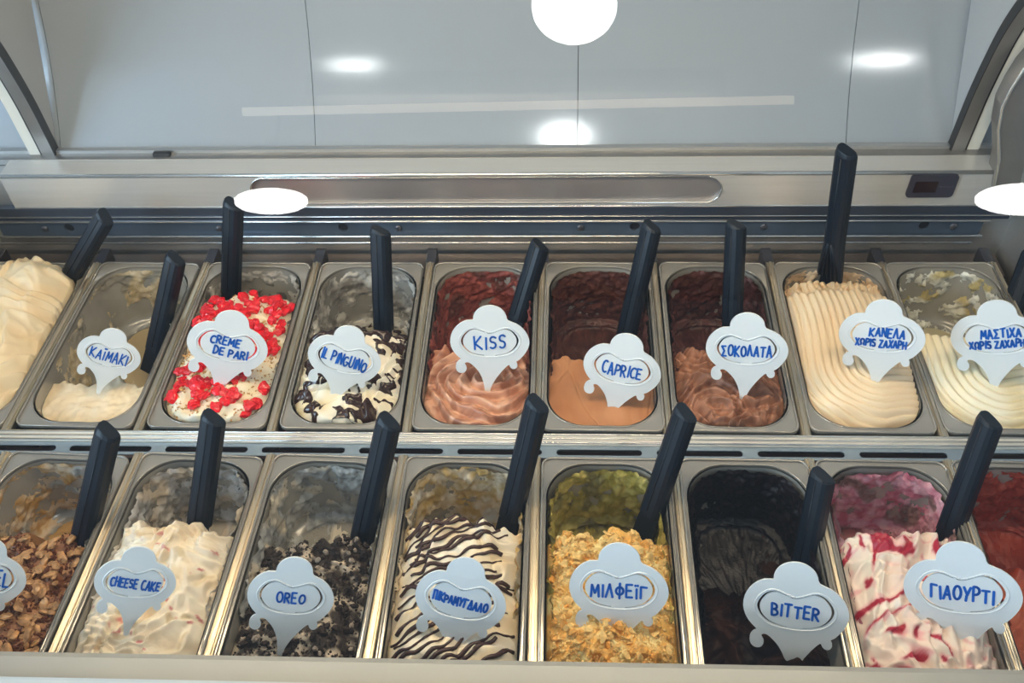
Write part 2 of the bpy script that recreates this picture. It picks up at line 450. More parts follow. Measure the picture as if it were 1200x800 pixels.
# steel sheet beside the bracket
# row divider strip: pale steel strip and slotted bar
box('row_strip', (XL, .7035, -.006), (XR, .7215, -.0005), mat('pale_strip_steel', (.80, .77, .70), .35, .35, mottled=.1, mscale=20), case, .001)
for z, yy in ((.0006, .7185), (.0006, .712), (.0006, .7055)):
    tube('strip_bead', [(XL, yy, z), (XR, yy, z)], .0013, STEEL_BRIGHT, case, 6)
def slotted_bar():
    holes = []
    x = at(81, 525, z=-.002)[0]-.124*2
    while x < XR-.12:
        if x > XL+.01: holes.append(rrect(x, .0045, x+.106, .0135, .0043, 5))
        x += .124
    plate('slotted_bar', rrect(XL+.002, 0, XR-.002, .0185, .001, 1), holes, .0015, ((0, .6845, -.003), (1, 0, 0), (0, 1, 0), (0, 0, 1)), mat('slotted_bar_steel', (.30, .37, .43), .35, .5), case)
    box('slot_shade', (XL+.002, .686, -.030), (XR-.002, .7025, -.014), mat('slot_shade_brown', (.06, .035, .035), .5), case)  # dark block under the slots, its colour gives the shade below them
slotted_bar()
box('well_floor', (XL, .345, -.16), (XR, 1.105, -.152), STEEL_DARK, case)

box('blank_cover', (XL+.004, .350, -.006), (-.006, .682, -.003), STEEL, case)
# dividers at the positions measured on the pans' plane
tb = [112, 242, 371, 504, 637, 765, 902, 1033, 1162]; yt = [310, 309, 307, 307, 306, 306, 305, 305, 305]
bb = [6, 161, 317, 476, 631, 783, 945, 1106, 1264]; yb = [502, 502, 504, 505, 505, 506, 507, 508, 509]
tf = [5, 161, 317, 472, 628, 792, 949, 1112, 1268]; ytf = [533, 534, 534, 536, 536, 540, 540, 541, 542]
bf = [-125, 62, 244, 431, 624, 814, 1003, 1189, 1376]; ybf = [760, 762, 764, 768, 771, 775, 777, 779, 781]
def xat(px, py, Y):
    p = at(px, py, z=0); return p[0]
Bx = []
for i in range(9): Bx.append((at(bb[i], yb[i], z=0)[0], at(tb[i], yt[i], z=0)[0]))
Fx = []
for i in range(9):
    n_, f_ = at(bf[i], ybf[i], z=0), at(tf[i], ytf[i], z=0)
    Fx.append((n_[0]+(n_[0]-f_[0])*.2, f_[0]))
Bx.insert(0, (Bx[0][0]-.168, Bx[0][1]-.168))
BY0, BY1, FY0, FY1 = .724, 1.046, .362, .683
def divider(xa, ya, xb, yb_, back):
    """ribbed steel bar along Y"""
    prof = [(-.0062, -.010), (-.0062, -.002), (-.0050, -.0002), (-.0034, -.0015), (-.0024, -.0015), (-.0016, .0006), (.0016, .0006), (.0024, -.0015), (.0034, -.0015), (.0050, -.0002), (.0062, -.002), (.0062, -.010)]
    n = len(prof)
    v = [(xa+p[0], ya, p[1]) for p in prof]+[(xb+p[0], yb_, p[1]) for p in prof]
    bm = bmesh.new(); vs = [bm.verts.new(q) for q in v]
    for i in range(n): bm.faces.new([vs[i], vs[(i+1) % n], vs[n+(i+1) % n], vs[n+i]])
    bm.faces.new(vs[:n]); bm.faces.new(vs[n:])
    bm_obj('divider_bar', bm, STEEL_DIV, case)
    if back:   # upright end lug in the trough
        box('divider_lug', (xb-.0075, yb_+.001, -.029), (xb+.0075, 1.084, -.004), STEEL_DARK, case, .001)
for a, b in Bx[:]: divider(a, .7205, b, BY1+.001, True)
for a, b in Fx: divider(a, .347, b, .6855, False)

# ------------------------------------------------------------------ pans
PW, PL, PD = .157, .320, .115      # outer width, length, depth
OW, OL, OR = .145, .303, .050      # opening
def opening(inset, n=14):
    return rrect(-OW/2+inset, -OL/2+inset, OW/2-inset, OL/2-inset, max(OR-inset*.4, .01), n)
def pan_ring(t):
    """inner wall loops, t in 0..1 rim to floor edge -> (inset, z)"""
    if t < .8: k = t/.8; return .002+.004*k, -.002-(PD-.014)*k
    k = (t-.8)/.2; a = k*math.pi/2
    return .006+.012*math.sin(a), -(PD-.012)-.012*(1-math.cos(a))
def make_pan():
    root = empty('gelato_pan', (0, 0, -PD-.003))
    tag(root, 'x', 'pan', 'clear grey gelato pans in the two rows')
    # rim plate with raised outer lip
    out = rrect(-PW/2, -PL/2, PW/2, PL/2, .012, 6)
    hole = opening(0)
    v = []; f = []
    plate('rim', out, [hole], .003, ((0, 0, -.0015+.0005), (1, 0, 0), (0, 1, 0), (0, 0, 1)), PAN_RIM, root)
    lp = [(x*.985, y*.992, .0004) for x, y in out]; lp.append(lp[0])
    tube('rim_lip', lp, .0016, PAN_RIM, root, 6)
    li = [(x, y, -.0006) for x, y in opening(-.0008)]; li.append(li[0])
    tube('rim_bead', li, .0009, PAN_RIM, root, 6)
    ts = [0, .1, .2, .3, .4, .5, .6, .7, .8, .86, .92, 1]
    v = []; f = []; n = None
    for t in ts:
        ins, z = pan_ring(t); lp = opening(ins); n = len(lp)
        v += [(x, y, z) for x, y in lp]
    for i in range(len(ts)-1):
        for j in range(n): f.append([i*n+j, i*n+(j+1) % n, (i+1)*n+(j+1) % n, (i+1)*n+j])
    f.append([(len(ts)-1)*n+j for j in range(n)])
    v2 = [(x*1.012, y*1.006, z-.002) for x, y, z in v]; m0 = len(v)   # outer skin
    f += [[q+m0 for q in reversed(g)] for g in f[:]]
    mesh('pan_wall', v+v2, f, PAN_IN, root, True)
    return root
def children(o): return [c for c in bpy.data.objects if c.parent == o]
def copy_tree(o, parent=None):
    c = o.copy(); COL.objects.link(c)
    if parent: c.parent = parent
    for ch in children(o): copy_tree(ch, c)
    return c
pan0 = make_pan(); used = [False]
def place_pan(cx, cy, rz, label):
    p = copy_tree(pan0) if used[0] else pan0
    used[0] = True
    p.location = (cx, cy, -PD-.003); p.rotation_euler = (0, 0, rz); p['label'] = label
    return p

# ------------------------------------------------------------------ gelato surfaces
GW, GL = OW-.006, OL-.008          # body of gelato inside the pan
def halfw(yl):
    """half width of the gelato outline at local y"""
    r = .048; e = GL/2-np.abs(yl)
    c = np.where(e < r, r-np.sqrt(np.clip(r*r-(r-e)**2, 0, None)), 0)
    return GW/2-c
class Field: pass
def gelato(fl, cx, cy, rz, hf, label, mt, grp, parts=None, nx=110, ny=230, residue=None, wavy=0, vmax=1.0):
    """hf(u, v, x, y) -> height (z), colour.  u in -1..1 across, v in 0..1 near to far"""
    root = empty('gelato', (cx, cy, -PD))
    tag(root, label, 'ice cream', 'gelato in the display pans')
    u = np.linspace(-1, 1, nx); v = np.linspace(0, 1, ny)
    # finer at the ends so the rounded corners stay round
    v = .5-.5*np.cos(np.pi*v)*.55-.5*(1-2*v)*.45
    U, V = np.meshgrid(u, v)
    YL = (V-.5)*GL; XLo = U*halfw(YL)
    dx = np.zeros_like(U); dy = np.zeros_like(U)
    Z, Cc = hf(U, V, XLo, YL)
    if wavy:
        dx = wavy*noise(XLo*45, YL*45, Z*60+3)*np.clip(1-U**4, 0, 1); dy = wavy*noise(XLo*45+40, YL*45, Z*60+9)*np.clip(1-U**4, 0, 1)
    floor_ = -PD+.003
    Z = np.maximum(Z, floor_)
    fieldZ = Z.copy()
    c, s = math.cos(rz), math.sin(rz)
    X = XLo+dx; Y = YL+dy
    P = np.stack([X*c-Y*s, X*s+Y*c, Z+PD], -1).reshape(-1, 3)
    idx = np.arange(nx*ny).reshape(ny, nx)
    faces = np.stack([idx[:-1, :-1], idx[:-1, 1:], idx[1:, 1:], idx[1:, :-1]], -1).reshape(-1, 4)
    # skirt down the side
    border = list(idx[0, :])+list(idx[1:, -1])+list(idx[-1, :-1][::-1])+list(idx[1:-1, 0][::-1])
    nb = len(border)
    sk = P[border].copy(); sk[:, 2] = .001; sk[:, :2] *= .93
    base = len(P); P = np.vstack([P, sk])
    fs = faces.tolist()
    for i in range(nb): j = (i+1) % nb; fs.append([int(border[i]), base+i, base+j, int(border[j])])
    fs.append([base+i for i in range(nb)][::-1])
    Cc = Cc*np.array((1.0, .955, .86))
    colr = np.vstack([Cc.reshape(-1, 3), Cc.reshape(-1, 3)[border]])
    body = mesh('gelato_body', P, fs, mt, root, True, colr, local=True)
    fd = Field(); fd.c, fd.s, fd.cx, fd.cy, fd.Z, fd.v, fd.u, fd.root, fd.rz = c, s, cx, cy, fieldZ, v, u, root, rz
    def zat(x, y):       # world x, y -> z
        lx = (x-cx)*c+(y-cy)*s; ly = -(x-cx)*s+(y-cy)*c
        vv = ly/GL+.5
        if vv < -.02 or vv > 1.02: return -.2
        hw = float(halfw(np.array(ly)))
        uu = lx/hw if hw > 0 else 9
        if abs(uu) > 1.08: return -.2
        i = int(np.clip(np.searchsorted(v, vv), 1, ny-1)); j = int(np.clip(np.searchsorted(u, uu), 1, nx-1))
        return float(fieldZ[i, j])
    fd.zat = zat
    def world(uu, vv, dz=0):
        ly = (vv-.5)*GL; lx = uu*float(halfw(np.array(ly)))
        wx, wy = cx+lx*c-ly*s, cy+lx*s+ly*c
        return Vector((wx, wy, zat(wx, wy)+dz))
    fd.world = world
    if residue: smear(root, rz, residue, fd)
    return fd
def hit(fd, px, py):
    """first point of the gelato surface on the line of sight through a photo point"""
    d = ray(px, py); t = (C0[2]-.06)/-d[2]*.0+ (C0[2]-.08)/-d[2]
    while t < 3:
        p = C0+d*t
        if p[2] < fd.zat(p[0], p[1]): return p
        if p[2] < -.12: return p
        t += .0015
    return p
def overlay(fd, name, mt, mask, thick, label=None, colors=None, stuff=False, v0=0., v1=1.):
    """a raised patch lying on a gelato surface where mask(U, V, X, Y) > 0"""
    ny, nx = fd.Z.shape
    U, V = np.meshgrid(fd.u, fd.v); YL = (V-.5)*GL; XL_ = U*halfw(YL)
    m = mask(U, V, XL_, YL)
    Z = fd.Z+np.clip(m, 0, 1)**.5*thick+np.where(m > 0, .0003, -.003)
    c, s = fd.c, fd.s
    P = np.stack([XL_*c-YL*s, XL_*s+YL*c, Z+PD], -1).reshape(-1, 3)
    idx = np.arange(nx*ny).reshape(ny, nx)
    keep = (m[:-1, :-1] > 0) | (m[1:, 1:] > 0) | (m[:-1, 1:] > 0) | (m[1:, :-1] > 0)
    faces = np.stack([idx[:-1, :-1], idx[:-1, 1:], idx[1:, 1:], idx[1:, :-1]], -1)[keep]
    used_, inv = np.unique(faces, return_inverse=True)
    faces = inv.reshape(-1, 4)
    o = mesh(name, P[used_], faces, mt, fd.root, True, None if colors is None else np.broadcast_to(colors, (len(used_), 3)), local=True)
    if label: o['label'] = label
    return o
def smear(root, rz, R, fd):
    """gelato film left on the pan's walls and floor, a real layer with ragged edges"""
    n = 56                        # opening() has 4*(14+1) points; resample finer
    ns, nt_ = 340, 70
    loops = []
    for t in np.linspace(.03, 1, 60):
        ins, z = pan_ring(t)
        lp = np.array(rrect(-OW/2+ins, -OL/2+ins, OW/2-ins, OL/2-ins, max(OR-ins*.4, .01), 14))
        d = np.r_[0, np.cumsum(np.linalg.norm(np.diff(np.vstack([lp, lp[:1]]), axis=0), axis=1))]
        q = np.linspace(0, d[-1], ns, endpoint=False)
        L2 = np.vstack([lp, lp[:1]])
        loops.append(np.stack([np.interp(q, d, L2[:, 0]), np.interp(q, d, L2[:, 1]), np.full(ns, z)], 1))
    last = loops[-1]
    for k in np.linspace(.06, .97, 18):
        lp = last.copy(); lp[:, 0] *= 1-k; lp[:, 1] = lp[:, 1]*(1-k); loops.append(lp)
    A = np.array(loops)           # T x S x 3
    ctr = A*0; ctr[..., 1] = np.clip(A[..., 1], -.09, .09)
    inw = ctr-A; inw[..., 2] = 0; ln = np.linalg.norm(inw, axis=-1, keepdims=True); inw = inw/np.maximum(ln, 1e-5)
    T = np.arange(len(loops)); wf = sst(50, 60, T)[:, None]
    Nn = inw*(1-wf[..., None])+np.array([0, 0, 1.])*wf[..., None]
    x, y, z = A[..., 0], A[..., 1], A[..., 2]
    sd = R.get('seed', 0)
    f = fbm(x*R.get('sc', 32)+sd, y*R.get('sc', 32)+sd*2, z*R.get('sc', 32), 5, .6)
    # arc-shaped scrape marks
    f2 = noise(x*90+sd, y*20, z*25+sd)*.25
    mk = f+f2+R.get('cover', 0)
    # rim fringe thicker
    mk = mk+R.get('rim', .2)*np.exp(-((T[:, None]-4)/6.)**2)
    th = np.clip(mk, 0, 1)*R.get('th', .003)+np.where(mk > 0, .0004, -.0012)
    th = th+np.clip(mk, 0, .3)*.010*fbm(x*120, y*120, z*120, 2)
    B = A+Nn*th[..., None]
    top = B[..., 2] > R.get('ztop', -.002); B[..., 2] = np.minimum(B[..., 2], -.001)
    keepv = (mk > 0) & (y > R.get('ymin', -.05))
    ks = keepv | np.roll(keepv, -1, 1)
    keep = ks[:-1] & ks[1:]
    idx = np.arange(A.shape[0]*ns).reshape(A.shape[0], ns)
    fc = np.stack([idx[:-1], np.roll(idx, -1, 1)[:-1], np.roll(idx, -1, 1)[1:], idx[1:]], -1)[keep]
    if not len(fc): return
    c1, c2 = np.array(R['c1']), np.array(R['c2'])
    tcol = np.clip(.5+1.1*fbm(x*60+5, y*60, z*60+sd, 3)+R.get('cb', 0), 0, 1)
    col = mixc(c1, c2, tcol)
    if 'c3' in R: col = col*(1-sst(.15, .4, noise(x*28+8, y*28+sd, z*28))[..., None])+np.array(R['c3'])*sst(.15, .4, noise(x*28+8, y*28+sd, z*28))[..., None]
    c, s = math.cos(rz), math.sin(rz)
    P = np.stack([B[..., 0]*c-B[..., 1]*s, B[..., 0]*s+B[..., 1]*c, B[..., 2]+PD+.0003], -1).reshape(-1, 3)
    used_, inv = np.unique(fc, return_inverse=True)
    o = mesh('pan_smear', P[used_], inv.reshape(-1, 4), RESID, root, True, col.reshape(-1, 3)[used_], local=True)
    o['label'] = R.get('label', 'film of gelato smeared on the pan wall')

# surface builders ----------------------------------------------------
def folds(x, y, sd, sc=34, amp=.010, warp=.5):
    wx = x*sc+sd+warp*2.0*noise(x*sc*.5+sd, y*sc*.5, 1.7); wy = y*sc*.8+warp*2.0*noise(x*sc*.5+9, y*sc*.5+sd, 4.2)
    n1 = noise(wx, wy, sd); r1 = 1-np.abs(n1)*2.6
    n2 = noise(wx*1.9+5, wy*1.9, sd+3); r2 = 1-np.abs(n2)*2.4
    return amp*(.75*np.clip(r1, -.6, 1)**1+.35*np.clip(r2, -.5, 1)+.12*noise(wx*5, wy*5))
def petal(x, y, sd, sc=30, amp=.008, warp=1.2, ang=0):
    """soft folded sheets: sawtooth ridges along a warped direction"""
    ca, sa = math.cos(ang), math.sin(ang)
    X, Y = x*ca+y*sa, -x*sa+y*ca
    ph = Y*sc+warp*noise(X*sc*.45+sd, Y*sc*.45, sd)*2+.5*noise(X*sc*1.2, Y*sc*1.2, sd+5)
    fr = ph-np.floor(ph)
    saw = np.where(fr < .72, sst(0, .72, fr), 1-sst(.72, 1., fr))
    k = np.floor(ph)
    return amp*(saw*(.7+.5*noise(k*3.1, X*sc*.3, sd)))
def dome(u, lvl, bulge, p=2.6): return lvl+bulge*(1-np.abs(u)**p)
def fall(v, v0, w, far=-.112):
    """1 on the near mound, 0 beyond v0"""
    return 1-sst(v0, v0+w, v)

def shape(lvl, bulge, v0, w, fn, near=.0, tilt=0., edge=.5):
    """generic: near mound up to v0, hollow behind; fn(x, y) adds relief"""
    def h(u, v, x, y):
        e = v0+.05*noise(x*30+lvl*900, v0*70)
        e = e+.03*noise(x*90, 3.1+v0*10)
        k = 1-sst(e, e+w, v)
        mound = dome(u, lvl, bulge)+tilt*v+fn(x, y)*(1-edge*np.abs(u)**6)
        mound = mound-near*(1-sst(0, .10, v))
        z = -.113*(1-k)+mound*k
        return z, k
    return h

# ------------------------------------------------------------------ small pieces
def chunk_mesh(name, m, seed, sx, sy, sz, sub=1, jag=.35):
    rnd = random.Random(seed)
    bm = bmesh.new(); bmesh.ops.create_icosphere(bm, subdivisions=sub, radius=1)
    for v in bm.verts:
        k = 1+rnd.uniform(-jag, jag)
        v.co = Vector((v.co.x*sx*k, v.co.y*sy*k, v.co.z*sz*k))
    me = bpy.data.meshes.new(name); bm.to_mesh(me); bm.free(); me.materials.append(m); return me
def scatter_parts(fd, name, meshes, n, size, vr=(0, .7), sink=.3, seed=1, accept=None, flat=.5):
    rnd = random.Random(seed); cnt = 0; tries = 0
    org = Vector(fd.root.location)
    while cnt < n and tries < n*30:
        tries += 1
        u = rnd.uniform(-.93, .93); v = rnd.uniform(*vr)
        if accept and not accept(u, v, rnd): continue
        p = fd.world(u, v)
        if p.z < -.085: continue
        sc = rnd.uniform(*size)
        o = bpy.data.objects.new(name, rnd.choice(meshes)); COL.objects.link(o); o.parent = fd.root
        o.location = p+Vector((0, 0, sc*(1-sink)*.004))-org
        o.rotation_euler = (rnd.uniform(-flat, flat), rnd.uniform(-flat, flat), rnd.uniform(0, 6.28)); o.scale = (sc, sc, sc)
        cnt += 1
def scatter_stuff(fd, name, m, n, size, vr=(0, .7), seed=1, accept=None, aspect=(1, .7, .5), label=None):
    rnd = np.random.RandomState(seed); V_ = []; F_ = []
    base = np.array([(1, 0, 0), (-1, 0, 0), (0, 1, 0), (0, -1, 0), (0, 0, 1), (0, 0, -1)], float)*np.array(aspect)
    ff = [(0, 2, 4), (2, 1, 4), (1, 3, 4), (3, 0, 4), (2, 0, 5), (1, 2, 5), (3, 1, 5), (0, 3, 5)]
    org = np.array(fd.root.location); cnt = 0; t = 0
    while cnt < n and t < n*20:
        t += 1
        u = rnd.uniform(-.95, .95); v = rnd.uniform(*vr)
        if accept and not accept(u, v, rnd): continue
        p = fd.world(u, v)
        if p.z < -.09: continue
        sc = rnd.uniform(*size); q = rnd.randn(3, 3); q, _ = np.linalg.qr(q)
        vv = (base*(1+rnd.uniform(-.35, .35, (6, 1))))@q*sc+np.array(p)+np.array([0, 0, sc*.3])-org
        b = len(V_); V_.extend(vv.tolist()); F_.extend([[i+b for i in f] for f in ff]); cnt += 1
    o = mesh(name, V_, F_, m, fd.root, False, None, local=True); o['kind'] = 'stuff'
    if label: o['label'] = label
    return o

# ------------------------------------------------------------------ flavours
def geo(i, row):
    X = Bx if row == 'B' else Fx
    (a0, a1), (b0, b1) = X[i], X[i+1]
    y0, y1 = (.724, 1.046) if row == 'B' else (.362, .684)
    c0, c1 = (a0+b0)/2, (a1+b1)/2
    return (c0+c1)/2, (y0+y1)/2, -math.atan2(c1-c0, y1-y0)
PANLAB = {}
flav = {}
def rc(a): return np.array(a)

def B0():
    cx, cy, rz = geo(0, 'B')
    def h(u, v, x, y):
        z = dome(u, -.010, .034, 3)+petal(x, y, 3, 26, .010, 1.4, .5)+folds(x, y, 2, 22, .005)-.02*sst(.86, 1, v)-.02*(1-sst(0, .12, v))+.012*sst(.2, .6, v)
        c = mixc((.84, .66, .42), (.91, .80, .62), np.clip(.5+noise(x*30, y*30)+z*8, 0, 1)); return z, c
    flav['B0'] = gelato('B0', cx, cy, rz, h, 'heaped pale cream-yellow gelato at the far left end of the back row', ICE_SMOOTH, 1)
def B1():
    cx, cy, rz = geo(1, 'B')
    s = shape(-.021, .004, .26, .09, lambda x, y: folds(x, y, 5, 20, .003)+.0015*noise(x*120, y*120))
    def h(u, v, x, y):
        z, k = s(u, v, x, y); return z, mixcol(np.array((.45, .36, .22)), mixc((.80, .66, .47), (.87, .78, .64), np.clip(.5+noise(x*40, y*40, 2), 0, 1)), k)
    flav['B1'] = gelato('B1', cx, cy, rz, h, 'nearly finished smooth cream gelato lying low in its pan, second in the back row', ICE_SMOOTH, 1,
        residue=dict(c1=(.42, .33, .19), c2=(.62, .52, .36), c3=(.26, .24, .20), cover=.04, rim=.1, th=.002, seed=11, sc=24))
def mixcol(a, b, k):
    k = np.asarray(k)[..., None]; return a*(1-k)+b*k
def B2():
    cx, cy, rz = geo(2, 'B')
    s = shape(-.014, .020, .76, .10, lambda x, y: folds(x, y, 9, 26, .007))
    def h(u, v, x, y):
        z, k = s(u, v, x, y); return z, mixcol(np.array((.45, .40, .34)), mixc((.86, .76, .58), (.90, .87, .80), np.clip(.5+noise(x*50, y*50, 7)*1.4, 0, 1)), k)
    fd = gelato('B2', cx, cy, rz, h, 'cream gelato covered with red cherry jelly pieces and chopped nuts in the back row', ICE, 1,
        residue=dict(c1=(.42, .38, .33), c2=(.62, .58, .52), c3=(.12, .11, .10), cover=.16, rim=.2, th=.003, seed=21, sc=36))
    ms = [chunk_mesh('cherry_piece', RED, k, .0075, .0062, .0042, 2, .28) for k in range(5)]
    acc = lambda u, v, r: noise(u*2.2+3, v*9+1) > -.16
    scatter_parts(fd, 'cherry_piece', ms, 230, (.6, 1.35), (.04, .86), .3, 5, acc, .5)
    scatter_stuff(fd, 'chopped_nut', NUT, 700, (.0012, .0030), (.0, .86), 6, lambda u, v, r: noise(u*2+8, v*7+5) > -.25, label='sprinkling of chopped nuts')
    scatter_parts(fd, 'nut_piece', [chunk_mesh('nut_piece', NUT, 40+k, .0032, .0018, .0013, 1, .2) for k in range(3)], 40, (.8, 1.3), (.03, .5), .3, 9)
    flav['B2'] = fd
def B3():
    cx, cy, rz = geo(3, 'B')
    s = shape(-.016, .018, .55, .10, lambda x, y: petal(x, y, 13, 32, .010, 1.3, .7)+folds(x, y, 13, 30, .004))
    def h(u, v, x, y):
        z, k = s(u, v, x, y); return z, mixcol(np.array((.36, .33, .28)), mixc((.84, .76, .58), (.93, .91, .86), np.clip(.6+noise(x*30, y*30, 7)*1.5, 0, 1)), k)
    fd = gelato('B3', cx, cy, rz, h, 'white cream gelato with pools of glossy dark chocolate sauce in the back row', ICE_SMOOTH, 1,
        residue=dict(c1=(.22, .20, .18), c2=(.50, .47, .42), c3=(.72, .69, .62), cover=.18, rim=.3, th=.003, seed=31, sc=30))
    def mk(u, v, x, y):
        a = fbm(x*34+2+.6*noise(x*60, y*60), y*34+7, 3, 3, .55)*1.3+.42*sst(.40, .58, v)*(1-sst(.66, .80, v))-.10*(1-sst(.1, .35, v))
        return (a-.03)*3
    overlay(fd, 'chocolate_sauce', CHOC, mk, .0045, 'glossy dark chocolate sauce')
    flav['B3'] = fd
def swirlcol(c1, c2, c3, sd, sc=26):
    def f(x, y, z):
        w = x*sc+1.6*noise(x*sc*.6+sd, y*sc*.6, 2); ww = y*sc+1.6*noise(x*sc*.6, y*sc*.6+sd, 6)
        t = np.clip(.5+1.6*noise(w*1.2, ww*2.2, sd), 0, 1); t2 = sst(.05, .4, noise(w*1.6+9, ww*3, sd+4))
        return mixcol(mixc(c1, c2, t), np.array(c3), t2*.7)
    return f
def bowl(x, y, sd, x0, y0, n=3., amp=.009):
    """spiral swirl left by the spatula around (x0, y0)"""
    dx, dy = x-x0, y-y0; r = np.hypot(dx, dy); a = np.arctan2(dy, dx)
    ph = r*62-a*n/(2*math.pi)*1.0+.9*noise(x*22+sd, y*22, sd)
    fr = ph-np.floor(ph)
    saw = np.where(fr < .7, sst(0, .7, fr), 1-sst(.7, 1, fr))
    return amp*saw
def B4():
    cx, cy, rz = geo(4, 'B')
    s = shape(-.022, .012, .44, .10, lambda x, y: bowl(x, y, 3, .012, -.065, 2, .011)+folds(x, y, 4, 26, .004)+.001*noise(x*150, y*150))
    cf = swirlcol((.46, .21, .14), (.72, .43, .32), (.27, .11, .075), 41)
    def h(u, v, x, y):
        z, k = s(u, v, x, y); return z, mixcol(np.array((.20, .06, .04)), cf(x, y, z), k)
    flav['B4'] = gelato('B4', cx, cy, rz, h, 'pinkish milk-chocolate gelato swirled in folds, with dark red-brown smeared back wall', ICE_SMOOTH, 1,
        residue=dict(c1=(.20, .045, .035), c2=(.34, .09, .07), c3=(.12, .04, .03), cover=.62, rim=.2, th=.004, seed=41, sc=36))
def B5():
    cx, cy, rz = geo(5, 'B')
    s = shape(-.020, .003, .43, .05, lambda x, y: .0035*noise(x*26, y*20, 4)+.0012*noise(x*90, y*50)-.003*sst(.0, .05, .03-np.abs(noise(x*18+2, y*7, 3))))
    def h(u, v, x, y):
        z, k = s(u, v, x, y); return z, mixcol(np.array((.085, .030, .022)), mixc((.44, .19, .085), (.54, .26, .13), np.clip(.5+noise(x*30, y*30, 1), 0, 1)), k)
    flav['B5'] = gelato('B5', cx, cy, rz, h, 'flat light-brown chocolate gelato with a scraped dark hollow behind', ICE_SMOOTH, 1,
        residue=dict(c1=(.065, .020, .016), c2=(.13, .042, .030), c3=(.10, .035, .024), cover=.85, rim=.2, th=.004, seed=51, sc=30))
def B6():
    cx, cy, rz = geo(6, 'B')
    s = shape(-.020, .014, .43, .12, lambda x, y: petal(x, y, 8, 30, .014, 2.6, -.8)+folds(x, y, 7, 34, .009)+.0012*noise(x*160, y*160))
    cf = swirlcol((.26, .115, .07), (.40, .19, .12), (.17, .065, .04), 61, 30)
    def h(u, v, x, y):
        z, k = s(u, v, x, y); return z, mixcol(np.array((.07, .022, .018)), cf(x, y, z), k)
    flav['B6'] = gelato('B6', cx, cy, rz, h, 'brown chocolate gelato in rough torn folds with near-black smeared back wall', ICE, 1,
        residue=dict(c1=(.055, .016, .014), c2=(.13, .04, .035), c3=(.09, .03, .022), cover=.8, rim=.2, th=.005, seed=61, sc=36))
def ribs(x, y, n, x0=.03, y0=-.045, amp=.005, sd=0):
    dx = x-x0; dy = np.minimum(y-y0, 0)
    r = np.hypot(np.minimum(dx, 0)*1.0, dy*1.0)
    right = np.maximum(dx, 0)
    r = np.where(dx > 0, np.where(dy < 0, -dy+right*.25, -right), r)
    ph = r*n+.12*noise(x*30, y*12, sd)
    return amp*(np.abs(np.sin(ph*math.pi))**.8)
def B7():
    cx, cy, rz = geo(7, 'B')
    def h(u, v, x, y):
        k = 1-sst(.90, .97, v)
        hump = .026*np.exp(-((v-.55)/.32)**2)
        body = dome(u, -.014, .014, 2.4)+hump+ribs(x, y, 105, .022, -.055, .0048)-.018*(1-sst(0, .1, v))
        torn = sst(.76, .82, v+.03*noise(x*60, 2))
        body = body+torn*(-.014+folds(x, y, 6, 40, .007))
        z = body*k-.05*(1-k)
        c = mixcol(mixc((.83, .66, .47), (.90, .78, .62), np.clip(.5+noise(x*22, y*14, 7), 0, 1)), np.array((.62, .40, .22)), sst(.1, .5, noise(x*70, y*70, 5))*torn)
        # darker towards the pan's side edges
        c = mixcol(c, np.array((.74, .56, .37)), np.abs(u)**8*.6)
        return z, c
    flav['B7'] = gelato('B7', cx, cy, rz, h, 'full pan of beige gelato combed into long ribs that sweep round to the right', ICE_SMOOTH, 1, nx=150, ny=260,
        residue=dict(c1=(.62, .42, .25), c2=(.78, .62, .44), cover=.2, rim=.3, th=.003, seed=71))
def B8():
    cx, cy, rz = geo(8, 'B')
    def h(u, v, x, y):
        e = .46+.16*(u*.0+(-u)*.35)+.02*noise(x*60, 1)
        k = 1-sst(e, e+.14, v)
        body = dome(u, -.020, .008, 2.4)+.022*sst(.05, .4, v)+ribs(x, y, 95, .020, -.05, .0048, 3)-.016*(1-sst(0, .1, v))
        z = body*k-.113*(1-k)
        c = mixc((.84, .74, .50), (.92, .88, .76), np.clip(.55+noise(x*22, y*14, 2), 0, 1))
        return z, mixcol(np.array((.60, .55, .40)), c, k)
    flav['B8'] = gelato('B8', cx, cy, rz, h, 'ivory gelato combed into ribs at the right end of the back row', ICE_SMOOTH, 1, nx=140, ny=240,
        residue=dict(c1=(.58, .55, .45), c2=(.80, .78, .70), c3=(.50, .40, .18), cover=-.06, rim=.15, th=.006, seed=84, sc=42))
def F0():
    cx, cy, rz = geo(0, 'F')
    s = shape(-.034, .014, .64, .14, lambda x, y: folds(x, y, 12, 28, .007))
    def h(u, v, x, y):
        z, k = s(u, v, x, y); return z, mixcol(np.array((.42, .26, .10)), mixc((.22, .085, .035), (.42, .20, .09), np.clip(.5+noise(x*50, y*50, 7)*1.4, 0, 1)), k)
    fd = gelato('F0', cx, cy, rz, h, 'caramel gelato thickly covered with toasted nut pieces at the left end of the front row', ICE, 1,
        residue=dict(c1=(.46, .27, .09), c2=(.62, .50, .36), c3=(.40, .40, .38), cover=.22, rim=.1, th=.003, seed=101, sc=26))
    ms = [chunk_mesh('nut_piece', ALM, 60+k, .0078, .0050, .0030, 2, .16) for k in range(5)]
    scatter_parts(fd, 'nut_piece', ms, 240, (.5, 1.15), (.02, .74), .2, 15, None, .6)
    scatter_stuff(fd, 'caramel_crumb', mat('dark_caramel', (.14, .045, .02), .25), 2600, (.0012, .0046), (.0, .76), 16, None, (1, .6, .4), 'dark caramel crumbs')
    flav['F0'] = fd
